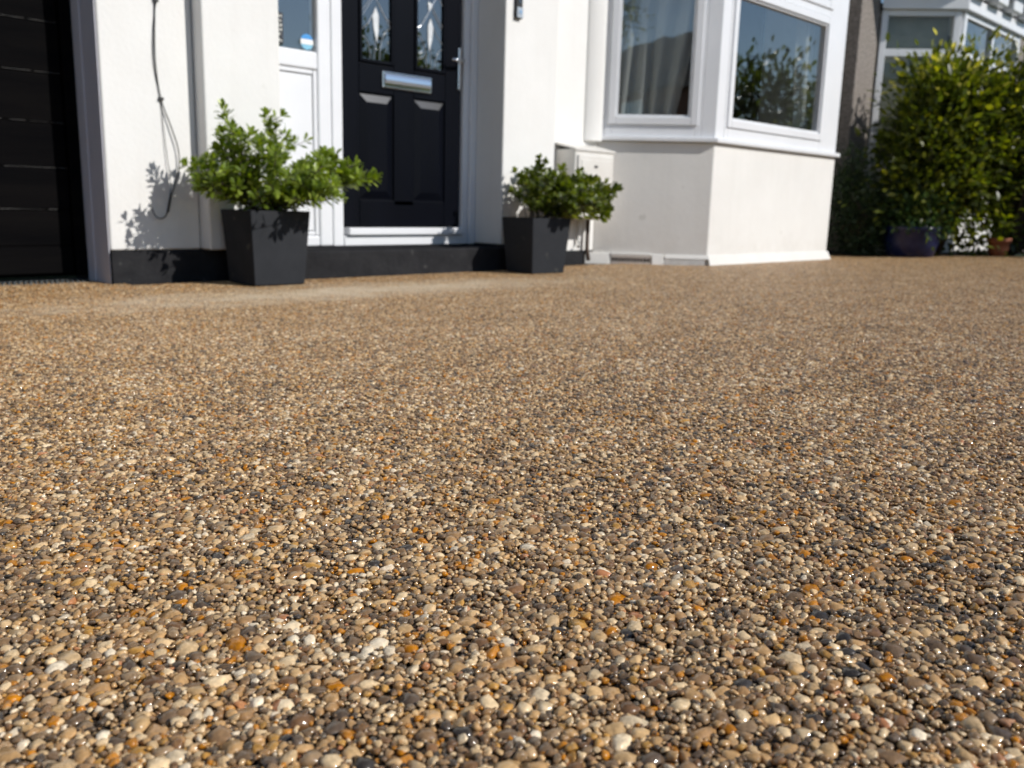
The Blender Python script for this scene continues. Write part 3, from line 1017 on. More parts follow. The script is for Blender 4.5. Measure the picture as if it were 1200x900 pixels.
def window_run(fr, L_, zb, zt, glass, parent, mat='upvc', fan=True, n0=-.07):
    """one face of a bay: outer frame, raised sash, pane. glass=(s0,s1,z0,z1)"""
    s0, s1, g0, g1 = glass
    w = MB()
    fw_ = .052
    a0, a1 = s0 - .095, s1 + .095
    w.obox(fr, a0 - .0, a0 + fw_, n0, .0, zb, zt)
    w.obox(fr, a1 - fw_, a1 + .0, n0, .0, zb, zt)
    w.obox(fr, a0 + fw_, a1 - fw_, n0, .0, zb, zb + .085)
    w.obox(fr, a0 + fw_, a1 - fw_, n0, .0, g1 + .075, g1 + .135)
    w.obox(fr, a0 + fw_, a1 - fw_, n0, .0, zt - .06, zt)
    win = w.build('bay_window', mat, parent, 0.005)
    s = MB()
    q = .070
    for (p0, p1, r0, r1) in [(s0 - q, s0 - .012, g0 - q, g1 + q), (s1 + .012, s1 + q, g0 - q, g1 + q), (s0 - .012, s1 + .012, g0 - q, g0 - .012), (s0 - .012, s1 + .012, g1 + .012, g1 + q)]:
        s.obox(fr, p0, p1, -.06, .014, r0, r1)
    s.build('sash', mat, win, 0.006)
    s = MB()
    for (p0, p1, r0, r1) in [(s0 - .0115, s0 + .004, g0 - .0115, g1 + .0115), (s1 - .004, s1 + .0115, g0 - .0115, g1 + .0115), (s0 + .004, s1 - .004, g0 - .0115, g0 + .004), (s0 + .004, s1 - .004, g1 - .004, g1 + .0115)]:
        s.obox(fr, p0, p1, -.055, -.002, r0, r1)
    s.build('bead', mat, win, 0.003)
    MB().obox(fr, s0 - .01, s1 + .01, -.030, -.026, g0 - .01, g1 + .01).build('pane', 'glass', win)
    if fan:
        f0, f1 = g1 + .205, zt - .13
        s = MB()
        for (p0, p1, r0, r1) in [(s0 - q, s0, f0 - q + .0, f1 + q), (s1, s1 + q, f0 - q, f1 + q), (s0, s1, f0 - q, f0), (s0, s1, f1, f1 + q)]:
            s.obox(fr, p0, p1, -.06, .014, r0 + .0005, r1)
        s.build('sash', mat, win, 0.006)
        MB().obox(fr, s0, s1, -.030, -.026, f0, f1).build('pane', 'glass', win)
    return win
ZB, ZT = 0.9535, 2.70
window_run(fs_, Ls, ZB, ZT, (.205, .737, 1.108, 1.985), house)
window_run(ff_, Lf, ZB, ZT, (.212, 1.612, 1.110, 1.985), house)
fr3, L3 = frame_of(BD, BCo, (1, -1))
window_run(fr3, L3, ZB, ZT, (.14, .672, 1.108, 1.985), house)
# corner posts of the bay, and the flat board beside the front light
def poly_post(corner_poly, z0, z1):
    return MB().prism(corner_poly, z0, z1)
e0 = offset_poly(-.002); e1 = offset_poly(-.07)
def along(fr, s, n): return (fr[0][0] + fr[1][0] * s + fr[2][0] * n, fr[0][1] + fr[1][1] * s + fr[2][1] * n)
poly_post([along(fs_, .1085, -.002), e0[1], along(ff_, .1155, -.002), along(ff_, .1155, -.07), e1[1], along(fs_, .1085, -.07)], ZB, ZT).build('corner_post', 'upvc', house, 0.004)
poly_post([along(ff_, 1.7085, -.002), e0[2], along(fr3, L3 - .1085, -.002), along(fr3, L3 - .1085, -.07), e1[2], along(ff_, 1.7085, -.07)], ZB, ZT).build('corner_post', 'upvc', house, 0.004)
MB().obox(fs_, .8335, Ls - .002, -.07, -.003, ZB, ZT).build('corner_post', 'upvc', house, 0.004)
MB().obox(fr3, .002, .0435, -.07, -.003, ZB, ZT).build('corner_post', 'upvc', house, 0.004)
pr = offset_poly(.10)
MB().prism([pr[0], pr[1], pr[2], pr[3]], 2.7025, 2.86).build('bay_roof', 'upvc', house, 0.01)
# the room behind the bay, and the hall behind the door
rm = MB()
rx0, rx1, ry0, ry1 = 5.46, 8.45, 4.96, 8.2
rm.box(rx0 - .1, rx0, ry0, ry1, 0.2, 2.75).box(rx1, rx1 + .1, ry0, ry1, 0.2, 2.75).box(rx0, rx1, ry1, ry1 + .1, 0.2, 2.75)
rm.box(rx0, rx1, 4.952, ry1, 2.60, 2.74)
rm.build('room', 'room', house)
MB().box(rx0, rx1, 4.952, ry1, 0.2, 0.25).build('room_floor', 'wood', house)
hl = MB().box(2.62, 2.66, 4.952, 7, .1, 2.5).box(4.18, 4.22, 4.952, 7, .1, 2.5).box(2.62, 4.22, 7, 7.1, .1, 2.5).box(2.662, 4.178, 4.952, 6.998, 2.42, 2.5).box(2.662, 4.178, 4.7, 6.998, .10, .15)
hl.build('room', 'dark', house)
MB().box(-1.9, 9.0, 9.0, 9.2, 0, TOPZ).build('wall', 'stucco', house)
rf = MB()
rf.add([(-2.2, 4.0, TOPZ), (9.3, 4.0, TOPZ), (9.3, 9.5, TOPZ), (-2.2, 9.5, TOPZ), (0.5, 6.75, 7.4), (7.3, 6.75, 7.4)],
       [(0, 1, 5, 4), (1, 2, 5), (2, 3, 4, 5), (3, 0, 4), (3, 2, 1, 0)])
rf.build('roof', 'rooft', house)

# ------------------------------------------------------------------ curtains behind the bay
def curtain(name, fr, s0, s1, z0, z1, nrm, folds, sweep, label):
    b = MB()
    nu, nv = 90, 30
    vs = []
    for j in range(nv + 1):
        v = j / nv
        for i in range(nu + 1):
            u = i / nu
            # drawn back towards the s0 end lower down
            pull = sweep * (1 - v) ** 1.35
            s = s0 + (s1 - s0) * u * (1 - pull) + (0.02 * math.sin(9 * u + 3 * v))
            amp = .022 + .03 * (1 - v)
            dn_ = amp * math.sin(u * folds * 2 * math.pi + 1.5 * v + 2 * math.sin(5 * u)) + .012 * math.sin(u * folds * 5.1 + 4 * v)
            vs.append((*along(fr, s, nrm + dn_), z0 + (z1 - z0) * v))
    fs = [(j * (nu + 1) + i, j * (nu + 1) + i + 1, (j + 1) * (nu + 1) + i + 1, (j + 1) * (nu + 1) + i) for j in range(nv) for i in range(nu)]
    b.add(vs, fs)
    o = b.build(name, 'net', smooth=True)
    md = o.modifiers.new('thick', 'SOLIDIFY'); md.thickness = .002
    return tag(o, label, 'curtain', 'curtains inside the bay window')
curtain('curtain', fs_, .90, .10, .97, 2.6, -.12, 6, .27, 'grey net curtain drawn back behind the narrow side light of the bay')
curtain('curtain', ff_, 1.80, 1.45, .97, 2.6, -.16, 4, .25, 'pale curtain gathered at the right end of the wide bay window')

# ------------------------------------------------------------------ small things on the front
mb = tag(empty('meter_box', (5.12, 4.49, 0.32)), 'cream plastic meter box on the wall beside the bay', 'meter box')
MB().prism([(4.935, 4.4985), (4.905, 4.285), (5.345, 4.285), (5.375, 4.4985)], 0.33, 0.825).build('casing', 'meter', mb, 0.012)
MB().box(4.93, 5.32, 4.268, 4.2835, 0.345, 0.785).build('lid', 'meter', mb, 0.008)
MB().box(4.96, 5.29, 4.264, 4.2675, 0.38, 0.750).build('lid_panel', 'meter', mb, 0.003)
MB().add([(4.90, 4.275, .826), (5.35, 4.275, .826), (5.38, 4.4985, .875), (4.93, 4.4985, .875), (4.90, 4.275, .8255 - .012), (5.35, 4.275, .8255 - .012), (5.38, 4.4985, .8625), (4.93, 4.4985, .8625)],
         [(0, 1, 2, 3), (7, 6, 5, 4), (0, 4, 5, 1), (1, 5, 6, 2), (2, 6, 7, 3), (3, 7, 4, 0)]).build('cover', 'meter', mb)
MB().box(5.10, 5.13, 4.258, 4.2635, 0.70, 0.715).build('lock', 'cable', mb)
pp = MB().tube([(5.285, 4.46, .329), (5.285, 4.46, 0.10), (5.285, 4.44, 0.02)], .016, 10).build('pipe', 'brownpipe', smooth=True)
tag(pp, 'brown pipe running down from under the meter box', 'pipe')
pp2 = MB().tube([(5.20, 4.47, .329), (5.20, 4.47, 0.16), (5.17, 4.45, 0.125)], .013, 10).build('pipe', 'white', smooth=True)
tag(pp2, 'thin white pipe beside the brown one under the meter box', 'pipe')
bl = tag(empty('doorbell', (4.33, YB, 1.6)), 'black and silver video doorbell on the wall right of the door', 'doorbell')
MB().box(4.302, 4.362, YB - .022, YB - .0005, 1.600, 1.735).build('body', 'cable', bl, 0.006)
MB().box(4.305, 4.359, YB - .030, YB - .0225, 1.604, 1.668).build('cover', 'bell', bl, 0.006)
MB().tube([(4.332, YB - .0302, 1.640), (4.332, YB - .0335, 1.640)], .013, 20).build('button', 'chrome', bl)
MB().tube([(4.332, YB - .022, 1.705), (4.332, YB - .026, 1.705)], .012, 16).build('lens', 'glass', bl)
# loose cable on the left wall
def wall_pts(l): return [(x, YA - d, z) for x, z, d in l]
def smooth_path(p, k=4):
    p = [Vector(q) for q in p]
    out = []
    for i in range(len(p) - 1):
        a, b2, c, d = p[max(i - 1, 0)], p[i], p[i + 1], p[min(i + 2, len(p) - 1)]
        for j in range(k):
            t = j / k
            out.append(.5 * ((2 * b2) + (c - a) * t + (2 * a - 5 * b2 + 4 * c - d) * t * t + (3 * b2 - a - 3 * c + d) * t ** 3))
    out.append(p[-1])
    return out
cb = tag(empty('cable', (1.98, YA, 1.3)), 'loose black cable hanging down the white wall above the left shrub', 'cable')
MB().tube(smooth_path(wall_pts([(1.982, 2.3, .006), (1.985, 1.7, .006), (1.980, 1.34, .007), (1.972, 1.20, .008), (1.968, 1.05, .008), (1.985, .89, .008), (2.022, .77, .016), (2.055, .66, .018), (2.058, .57, .016), (2.030, .47, .014), (2.008, .42, .013), (1.990, .355, .014), (1.975, .325, .02), (1.945, .313, .026), (1.918, .33, .026), (1.906, .368, .024)])), .0031, 6).build('wire', 'cable', cb, smooth=True)
MB().tube(smooth_path(wall_pts([(1.990, 1.35, .007), (1.966, 1.20, .006), (1.960, 1.05, .006), (1.985, .885, .007), (1.992, .75, .008), (2.000, .62, .012), (2.012, .50, .014), (2.008, .43, .013)])), .0019, 6).build('wire', 'cable', cb, smooth=True)
MB().tube(wall_pts([(2.012, .435, .013), (2.000, .385, .013), (1.990, .345, .015)]), .0058, 8).build('sleeve', 'cable', cb, smooth=True)
MB().box(1.974, 1.996, YA - .014, YA - .0005, 1.328, 1.345).build('clip', 'cable', cb)
MB().box(1.976, 1.998, YA - .014, YA - .0005, .878, .892).build('clip', 'cable', cb)
# drain channel
dc = tag(empty('drain_channel', (0.3, 4.66, 0)), 'steel drain channel along the foot of the garage door', 'drain')
MB().box(-0.95, 1.655, 4.575, 4.69, -0.04, -0.002).build('trough', 'dark', dc)
MB().box(-0.95, 1.655, 4.574, 4.579, -0.03, 0.001).box(-0.95, 1.655, 4.683, 4.688, -0.03, 0.006).build('rim', 'steel', dc)
gb = MB()
x = -0.94
while x < 1.65:
    gb.add([(x, 4.5805, .0005), (x + .008, 4.5805, .0005), (x + .030, 4.6815, .0005), (x + .022, 4.6815, .0005), (x, 4.5805, .006), (x + .008, 4.5805, .006), (x + .030, 4.6815, .006), (x + .022, 4.6815, .006)],
           [(3, 2, 1, 0), (4, 5, 6, 7), (0, 1, 5, 4), (1, 2, 6, 5), (2, 3, 7, 6), (3, 0, 4, 7)])
    x += .0235
go_ = gb.build('grate', 'steel', dc)
go_["kind"] = "stuff"

# ------------------------------------------------------------------ foliage helpers
def leaf_template(L_, W_, shape='obovate'):
    if shape == 'obovate':
        out = [(0, 0), (.30, .22), (.62, .5), (.86, .36), (1.0, 0)]
    elif shape == 'round':
        out = [(0, 0), (.18, .36), (.5, .5), (.82, .36), (1.0, 0)]
    else:
        out = [(0, 0), (.22, .34), (.5, .5), (.8, .26), (1.0, 0)]
    mid, lft, rgt = [], [], []
    vs, fs = [], []
    for t, w in out:
        bend = -.10 * t * t
        vs.append((t * L_, 0, bend * L_ - .0))
    for t, w in out[1:-1]:
        bend = -.10 * t * t
        vs.append((t * L_, w * W_, bend * L_ + .16 * w * W_))
    for t, w in out[1:-1]:
        bend = -.10 * t * t
        vs.append((t * L_, -w * W_, bend * L_ + .16 * w * W_))
    fs = [(0, 1, 5), (1, 2, 6), (1, 6, 5), (2, 3, 7), (2, 7, 6), (3, 4, 7), (0, 8, 1), (1, 8, 9), (1, 9, 2), (2, 9, 10), (2, 10, 3), (3, 10, 4)]
    return np.array(vs, np.float32), np.array(fs, np.int32)

def leaves_mesh(name, pos, dirs, ups, sizes, mat, shape, ratio=.42, rnd_vals=None, rg=rng):
    V0, F0 = leaf_template(1.0, ratio, shape)
    n = len(pos)
    pos, d, u = np.asarray(pos, np.float32), np.asarray(dirs, np.float32), np.asarray(ups, np.float32)
    d = d / (np.linalg.norm(d, axis=1, keepdims=True) + 1e-9)
    s = np.cross(u, d)
    s = s / (np.linalg.norm(s, axis=1, keepdims=True) + 1e-9)
    w = np.cross(d, s)
    sz = np.asarray(sizes, np.float32)[:, None, None]
    V = pos[:, None, :] + sz * (V0[None, :, 0:1] * d[:, None, :] + V0[None, :, 1:2] * s[:, None, :] + V0[None, :, 2:3] * w[:, None, :])
    F = F0[None] + (np.arange(n) * len(V0))[:, None, None]
    V, F = V.reshape(-1, 3).astype(np.float32), F.reshape(-1, 3).astype(np.int32)
    me = bpy.data.meshes.new(name)
    me.vertices.add(len(V)); me.vertices.foreach_set("co", V.ravel())
    me.loops.add(F.size); me.loops.foreach_set("vertex_index", F.ravel())
    me.polygons.add(len(F)); me.polygons.foreach_set("loop_start", np.arange(0, F.size, 3, dtype=np.int32))
    me.update(calc_edges=True)
    me.polygons.foreach_set("use_smooth", np.ones(len(F), dtype=bool))
    rv = rg.random(n) if rnd_vals is None else rnd_vals
    at = me.attributes.new("leaf_rand", 'FLOAT', 'POINT')
    at.data.foreach_set("value", np.repeat(rv, len(V0)).astype(np.float32))
    me.materials.append(M[mat])
    return me

def link_mesh(name, me, parent, kind=None):
    o = bpy.data.objects.new(name, me)
    col.objects.link(o)
    if parent:
        o.parent = parent
        o.matrix_parent_inverse = parent.matrix_basis.inverted()
    if kind: o["kind"] = kind
    return o

def lerp_env(tbl, x):
    xs = [t[0] for t in tbl]
    return float(np.interp(x, xs, [t[1] for t in tbl])), float(np.interp(x, xs, [t[2] for t in tbl]))

def square_pot(parent, cx, cy, ph, bh, th, h, mat):
    c, s = math.cos(ph), math.sin(ph)
    def ring(r, z): return [(cx + r * (i * c - j * s), cy + r * (i * s + j * c), z) for i, j in ((-1, -1), (1, -1), (1, 1), (-1, 1))]
    rings = [ring(bh - .004, .001), ring(bh, .004), ring(th, h), ring(th - .013, h), ring(th - .016, h - .05)]
    vs = [p for r_ in rings for p in r_]
    fs = [(3, 2, 1, 0)]
    for k in range(len(rings) - 1):
        for j in range(4):
            fs.append((4 * k + j, 4 * k + (j + 1) % 4, 4 * (k + 1) + (j + 1) % 4, 4 * (k + 1) + j))
    MB().add(vs, fs).build('pot', mat, parent, 0.004)
    # soil, slightly mounded
    b = MB()
    n_ = 10
    pts = []
    r_ = th - .0165
    for a in range(n_ + 1):
        for d_ in range(n_ + 1):
            i, j = -1 + 2 * a / n_, -1 + 2 * d_ / n_
            pts.append((cx + r_ * (i * c - j * s), cy + r_ * (i * s + j * c), h - .035 + .012 * (1 - max(abs(i), abs(j))) + .004 * noise.noise(Vector((i * 4, j * 4, cx)))))
    b.add(pts, [(a * (n_ + 1) + d_, (a + 1) * (n_ + 1) + d_, (a + 1) * (n_ + 1) + d_ + 1, a * (n_ + 1) + d_ + 1) for a in range(n_) for d_ in range(n_)])
    b.build('soil', 'soil', parent, smooth=True)

def potted_shrub(label, cx, cy, ph, bh, th, h, env, ntips, ydepth, leaf, mat, shape, ratio, seed, spikes, per_node=5, yoff=0.0):
    t = tag(empty('potted_shrub', (cx, cy, 0)), label, 'potted shrub', 'potted shrubs either side of the front door')
    square_pot(t, cx, cy, ph, bh, th, h, 'pot')
    rg = np.random.default_rng(seed)
    st_ = MB()
    pos, dr, up, sz = [], [], [], []
    tips = []
    xs = np.linspace(env[0][0], env[-1][0], 200)
    for k in range(ntips):
        x = rg.uniform(env[0][0], env[-1][0])
        lo, hi = lerp_env(env, x)
        z = lo + (hi - lo) * (rg.random() ** .5)
        frac = 1 - abs((z - (lo + hi) / 2) / ((hi - lo) / 2 + 1e-6)) ** 2 * .75
        ex = 1 - abs((x - cx) / (env[-1][0] - cx if x > cx else env[0][0] - cx)) ** 2 * .7
        y = cy + yoff + rg.normal(0, .48) * ydepth * frac * ex
        y = min(y, 4.29)
        x = x + (y - cy) * .55   # keeps the crown leaning along the wall
        tips.append((x, y, z))
    tips += spikes
    def leafring(p, ax, n_, size, open_):
        ax = Vector(ax).normalized()
        a = ax.orthogonal().normalized()
        b2 = ax.cross(a)
        ph0 = rg.random() * 6.28
        for i in range(n_):
            an = ph0 + i * 2.4 + rg.normal(0, .25)
            o_ = open_ + rg.normal(0, .18)
            rad_ = a * math.cos(an) + b2 * math.sin(an)
            d = rad_ * math.sin(o_) + ax * math.cos(o_)
            pos.append(tuple(Vector(p) + rad_ * .003)); dr.append(tuple(d))
            upv = ax * .8 - rad_ * .2 + Vector((rg.normal(0, .2), rg.normal(0, .2), .3))
            up.append(tuple(upv)); sz.append(size * rg.uniform(.7, 1.15))
    for tx, ty, tz in tips:
        base = Vector((cx + rg.normal(0, .035), cy + rg.normal(0, .035), h - .04))
        tip = Vector((tx, ty, tz))
        ctrl = base.lerp(tip, .45) + Vector((rg.normal(0, .02), rg.normal(0, .02), .06 * (1 if tz - h > .15 else .8)))
        pts = [base * (1 - s) ** 2 + ctrl * 2 * s * (1 - s) + tip * s * s for s in np.linspace(0, 1, 9)]
        st_.tube(pts, list(np.linspace(.0036, .0015, 9)), 5)
        ln = (tip - base).length
        nn = max(3, int(ln * .78 / .022))
        for k in range(nn):
            s = 1 - (k / nn) * .78
            p = base * (1 - s) ** 2 + ctrl * 2 * s * (1 - s) + tip * s * s
            ax = (ctrl - base).lerp(tip - ctrl, s).normalized()
            ax = (ax + Vector((0, 0, .35))).normalized()
            if rg.random() < .9 - .5 * (k / nn):
                leafring(p, ax, per_node if k else per_node + 4, leaf * (1.0 if k else .85), 1.05 if k else .6)
            if k in (2, 4, 6, 9) and rg.random() < .8:
                q = p + Vector((rg.normal(0, .045), rg.normal(0, .045), rg.uniform(.01, .055)))
                st_.tube([p, q], [.0022, .0014], 4)
                leafring(q, (q - p).normalized() + Vector((0, 0, .5)), per_node + 3, leaf * .9, .7)
                leafring(p.lerp(q, .55), (q - p).normalized() + Vector((0, 0, .3)), per_node, leaf, 1.05)
    st_.build('stem', 'bark', t, smooth=True)
    me = leaves_mesh('foliage', pos, dr, up, sz, mat, shape, ratio, np.clip(rg.random(len(pos)) * .8 + .2 * rg.random(), 0, 1), rg)
    link_mesh('foliage', me, t, 'stuff')
    return t

env1 = [(1.99, .42, .52), (2.06, .40, .63), (2.15, .40, .73), (2.22, .41, .73), (2.32, .42, .78), (2.40, .42, .82), (2.48, .42, .80), (2.57, .42, .76),
        (2.66, .42, .71), (2.74, .44, .65), (2.82, .44, .60), (2.90, .46, .56), (2.97, .49, .54)]
potted_shrub('tall square charcoal planter with bright green spreading shrub left of the door', 2.36, 4.112, R(-2), .137, .162, .366, env1, 36, .28, .052, 'leaf_fresh', 'obovate', .40, 11,
             [(2.10, 4.02, .83), (2.11, 4.03, .78), (2.12, 4.04, .72), (2.34, 4.03, .82), (2.37, 4.0, .80), (2.39, 4.05, .77), (2.94, 3.98, .535), (2.89, 3.96, .55), (2.82, 4.0, .58), (2.72, 4.0, .63), (1.97, 4.10, .50), (2.0, 4.10, .58), (2.42, 3.84, .50), (2.53, 3.86, .49), (2.33, 3.82, .54), (2.26, 3.86, .48), (2.48, 3.80, .56), (2.60, 3.90, .45), (2.20, 3.92, .44), (2.47, 3.74, .45), (2.42, 3.75, .42), (2.53, 3.75, .45), (2.50, 3.70, .49), (2.58, 3.78, .43)], 4, -.05)
env2 = [(4.08, .40, .50), (4.15, .38, .60), (4.22, .37, .66), (4.35, .37, .66), (4.5, .37, .665), (4.62, .39, .65), (4.74, .41, .63), (4.84, .40, .59), (4.90, .42, .58), (4.95, .46, .56)]
potted_shrub('charcoal planter with darker round leaved shrub right of the door before the meter box', 4.205, 3.979, R(-6.7), .131, .158, .347, env2, 20, .42, .048, 'leaf_dark', 'round', .60, 23,
             [(4.22, 3.98, .71), (4.20, 4.0, .68), (4.95, 3.92, .55), (4.92, 3.95, .51), (4.82, 3.9, .36), (4.86, 3.92, .41), (4.80, 3.95, .46), (4.06, 4.05, .50), (4.30, 4.22, .60), (4.38, 4.24, .64), (4.45, 4.23, .62), (4.52, 4.25, .58), (4.32, 3.74, .47), (4.40, 3.72, .52), (4.25, 3.72, .50), (4.48, 3.78, .44), (4.38, 3.66, .44), (4.44, 3.68, .42)], 4, .04)

# ------------------------------------------------------------------ neighbour's side
nbh = tag(empty('neighbour_house', (11.0, 4.6, 0)), 'pebbledashed house next door with white framed bay behind the hedge', 'house')
MB().box(9.64, 10.10, YM, 4.95, 0, TOPZ).build('wall', 'dash', nbh, 0.01)
MB().box(9.64, 9.80, 4.953, 9.0, 0, TOPZ).build('wall', 'dash', nbh)
NA, NB, NC, ND = (10.10, 4.50), (10.66, 3.83), (12.64, 3.83), (13.2, 4.5)
MB().prism([NA, NB, NC, ND, (13.2, 4.9), (10.103, 4.9)], 0, 0.93).build('bay_wall', 'cream', nbh, 0.01)
fn1, Ln1 = frame_of(NB, NA, (-1, -1))
fn2, Ln2 = frame_of(NB, NC, (0, -1))
def neighbour_window(fr, s0, s1, nsplit, gm):
    w = MB()
    zz = [(0.935, 1.02), (2.12, 2.20), (2.54, 2.60)]
    w.obox(fr, s0, s0 + .07, -.06, .012, .935, 2.60)
    w.obox(fr, s1 - .07, s1, -.06, .012, .935, 2.60)
    for z0, z1 in zz: w.obox(fr, s0 + .07, s1 - .07, -.06, .008, z0, z1)
    ks = [s0 + .07 + (s1 - s0 - .14) * i / nsplit for i in range(nsplit + 1)]
    for k in ks[1:-1]: w.obox(fr, k - .03, k + .03, -.058, .010, .936, 2.599)
    win = w.build('bay_window', 'upvc', nbh, 0.006)
    for i in range(nsplit):
        MB().obox(fr, ks[i] + .005, ks[i + 1] - .005, -.03, -.026, 2.205, 2.535).build('pane', gm, win)
        MB().obox(fr, ks[i] + .005, ks[i + 1] - .005, -.03, -.026, 1.025, 2.115).build('pane', gm, win)
neighbour_window(fn1, .02, Ln1 - .02, 1, 'oldglass')
neighbour_window(fn2, .04, Ln2 - .04, 2, 'glass')
bd = MB().obox(fn1, .10, Ln1 - .06, -.115, -.110, 1.3, 2.56).build('roller_blind', 'blind')
tag(bd, 'beige roller blind in the bay of the house next door', 'blind')
def npoly(off):
    f3, _ = frame_of(NC, ND, (1, -1))
    def meet(fa, fb, o):
        a = Vector(fa[0]) + Vector(fa[2]) * o; b2 = Vector(fb[0]) + Vector(fb[2]) * o
        d1, d2 = Vector(fa[1]), Vector(fb[1]); den = d1.x * d2.y - d1.y * d2.x
        t = ((b2.x - a.x) * d2.y - (b2.y - a.y) * d2.x) / den
        return (a.x + d1.x * t, a.y + d1.y * t)
    a = Vector(NA) + Vector(fn1[2]) * off; d = Vector(ND) + Vector(f3[2]) * off
    return [(a.x, a.y), meet(fn1, fn2, off), meet(fn2, f3, off), (d.x, d.y)]
q1 = npoly(.06)
MB().prism(q1, 2.602, 2.74).build('fascia', 'upvc', nbh, 0.008)
q2 = npoly(.02)
MB().prism(q2, 2.742, 3.0).build('bay_band', 'dark', nbh)
# white shaped brackets under the dark eaves of the bay
for k in range(4):
    s = .02 + k * .52
    MB().obox(fn2, s, s + .34, .022, .17, 2.745, 2.95).build('bracket', 'upvc', nbh, 0.03, seg=3)
for k in range(1):
    s = .25
    MB().obox(fn1, s, s + .34, .022, .17, 2.745, 2.95).build('bracket', 'upvc', nbh, 0.03, seg=3)
q3 = npoly(.30)
MB().prism(q3, 2.96, 3.10).build('eaves', 'rooft', nbh)
MB().box(10.103, 13.2, YM, 4.95, 3.102, TOPZ).build('wall', 'dash', nbh)
MB().box(13.203, 15.5, YM, 4.95, 0, TOPZ).build('wall', 'dash', nbh)
MB().box(10.15, 13.1, 7.0, 7.2, 0, 2.9).box(10.15, 10.25, 4.952, 6.99, 0, 2.9).box(13.0, 13.1, 4.952, 6.99, 0, 2.9).box(10.26, 12.99, 4.952, 6.99, 2.75, 2.9).build('room', 'room', nbh)
rf = MB()
rf.add([(9.4, 4.0, TOPZ), (17, 4.0, TOPZ), (17, 9.5, TOPZ), (9.4, 9.5, TOPZ), (11.6, 6.75, 7.4), (17, 6.75, 7.4)],
       [(0, 1, 5, 4), (1, 2, 5), (2, 3, 4, 5), (3, 0, 4), (3, 2, 1, 0)])
rf.build('roof', 'rooft', nbh)
gt = tag(empty('side_gate', (9.32, 5.2, 0)), 'dark boarded gate closing the gap between the houses', 'gate')
for k in range(5):
    MB().box(9.003 + k * .126, 9.003 + k * .126 + .121, 5.2, 5.225, .03, 2.4).build('board', 'gate', gt, .003)
MB().box(9.003, 9.637, 5.226, 5.27, 1.9, 2.0).build('rail', 'gate', gt)
MB().box(9.003, 9.637, 5.226, 5.27, .3, .4).build('rail', 'gate', gt)

# ------------------------------------------------------------------ hedge plants
def bush(name, label, cat, blobs, nclump, per, leaf, mat, shape, ratio, seed, trunk=None, group=None, sun_tint_top=None, stray=.1):
    """blobs: (cx,cy,cz,rx,ry,rz); leaves gather in clumps near the blobs' skins, leaving gaps"""
    rg = np.random.default_rng(seed)
    t = tag(empty(name, (blobs[0][0], blobs[0][1], 0)), label, cat, group)
    vol = np.array([b_[3] * b_[4] * b_[5] for b_ in blobs]) ** .8
    vol = vol / vol.sum()
    P_, D_, U_, S_, Rv = [], [], [], [], []
    centres = []
    ztop = max(b_[2] + b_[5] for b_ in blobs)
    for k in range(nclump):
        b_ = blobs[rg.choice(len(blobs), p=vol)]
        d = rg.normal(size=3); d /= np.linalg.norm(d)
        r_ = rg.uniform(.45, 1.03) if rg.random() > stray else rg.uniform(1.03, 1.13)
        c = np.array(b_[:3]) + d * np.array(b_[3:]) * r_
        if c[2] < .05: c[2] = .05 + rg.random() * .2
        centres.append((c, d))
        n_ = int(per * rg.uniform(.6, 1.4))
        cr_ = leaf * rg.uniform(1.2, 2.4)
        off = rg.normal(size=(n_, 3)) * cr_ * np.array([1, 1, .8])
        P_.append(c + off)
        dd = off / (np.linalg.norm(off, axis=1, keepdims=True) + 1e-6) + d * .6 + rg.normal(size=(n_, 3)) * .5 + np.array([0, 0, .25])
        D_.append(dd)
        U_.append(np.array([0, 0, 1.0]) + d * .4 + rg.normal(size=(n_, 3)) * .45)
        S_.append(leaf * rg.uniform(.65, 1.2, n_))
        v = rg.random(n_) * .85
        if sun_tint_top is not None:  # sunlight on the upper leaves, put into their colour as yellow
            hgt = np.clip((c[2] - (ztop - sun_tint_top)) / sun_tint_top, 0, 1)
            if rg.random() < .08 + 1.0 * hgt: v = np.clip(v * (.8 + .2 * hgt) + .62 * hgt * rg.random(n_) + .06, 0, 1)
        Rv.append(v)
    me = leaves_mesh('foliage', np.concatenate(P_), np.concatenate(D_), np.concatenate(U_), np.concatenate(S_), mat, shape, ratio, np.concatenate(Rv), rg)
    link_mesh('foliage', me, t, 'stuff')
    br = MB()
    roots = trunk or [(blobs[0][0], blobs[0][1], 0, .03)]
    for k, (c, d) in enumerate(centres):
        if k % 4: continue
        rt = roots[k % len(roots)]
        b0 = Vector((rt[0], rt[1], .0)); e = Vector(c)
        m1 = b0.lerp(e, .5) + Vector((rg.normal(0, .06), rg.normal(0, .06), .10))
        br.tube([b0, b0.lerp(m1, .6) + Vector((0, 0, .03)), m1, e], [rt[3] * .5, rt[3] * .33, rt[3] * .22, .004], 5)
    br.build('stem', 'bark', t, smooth=True)
    return t

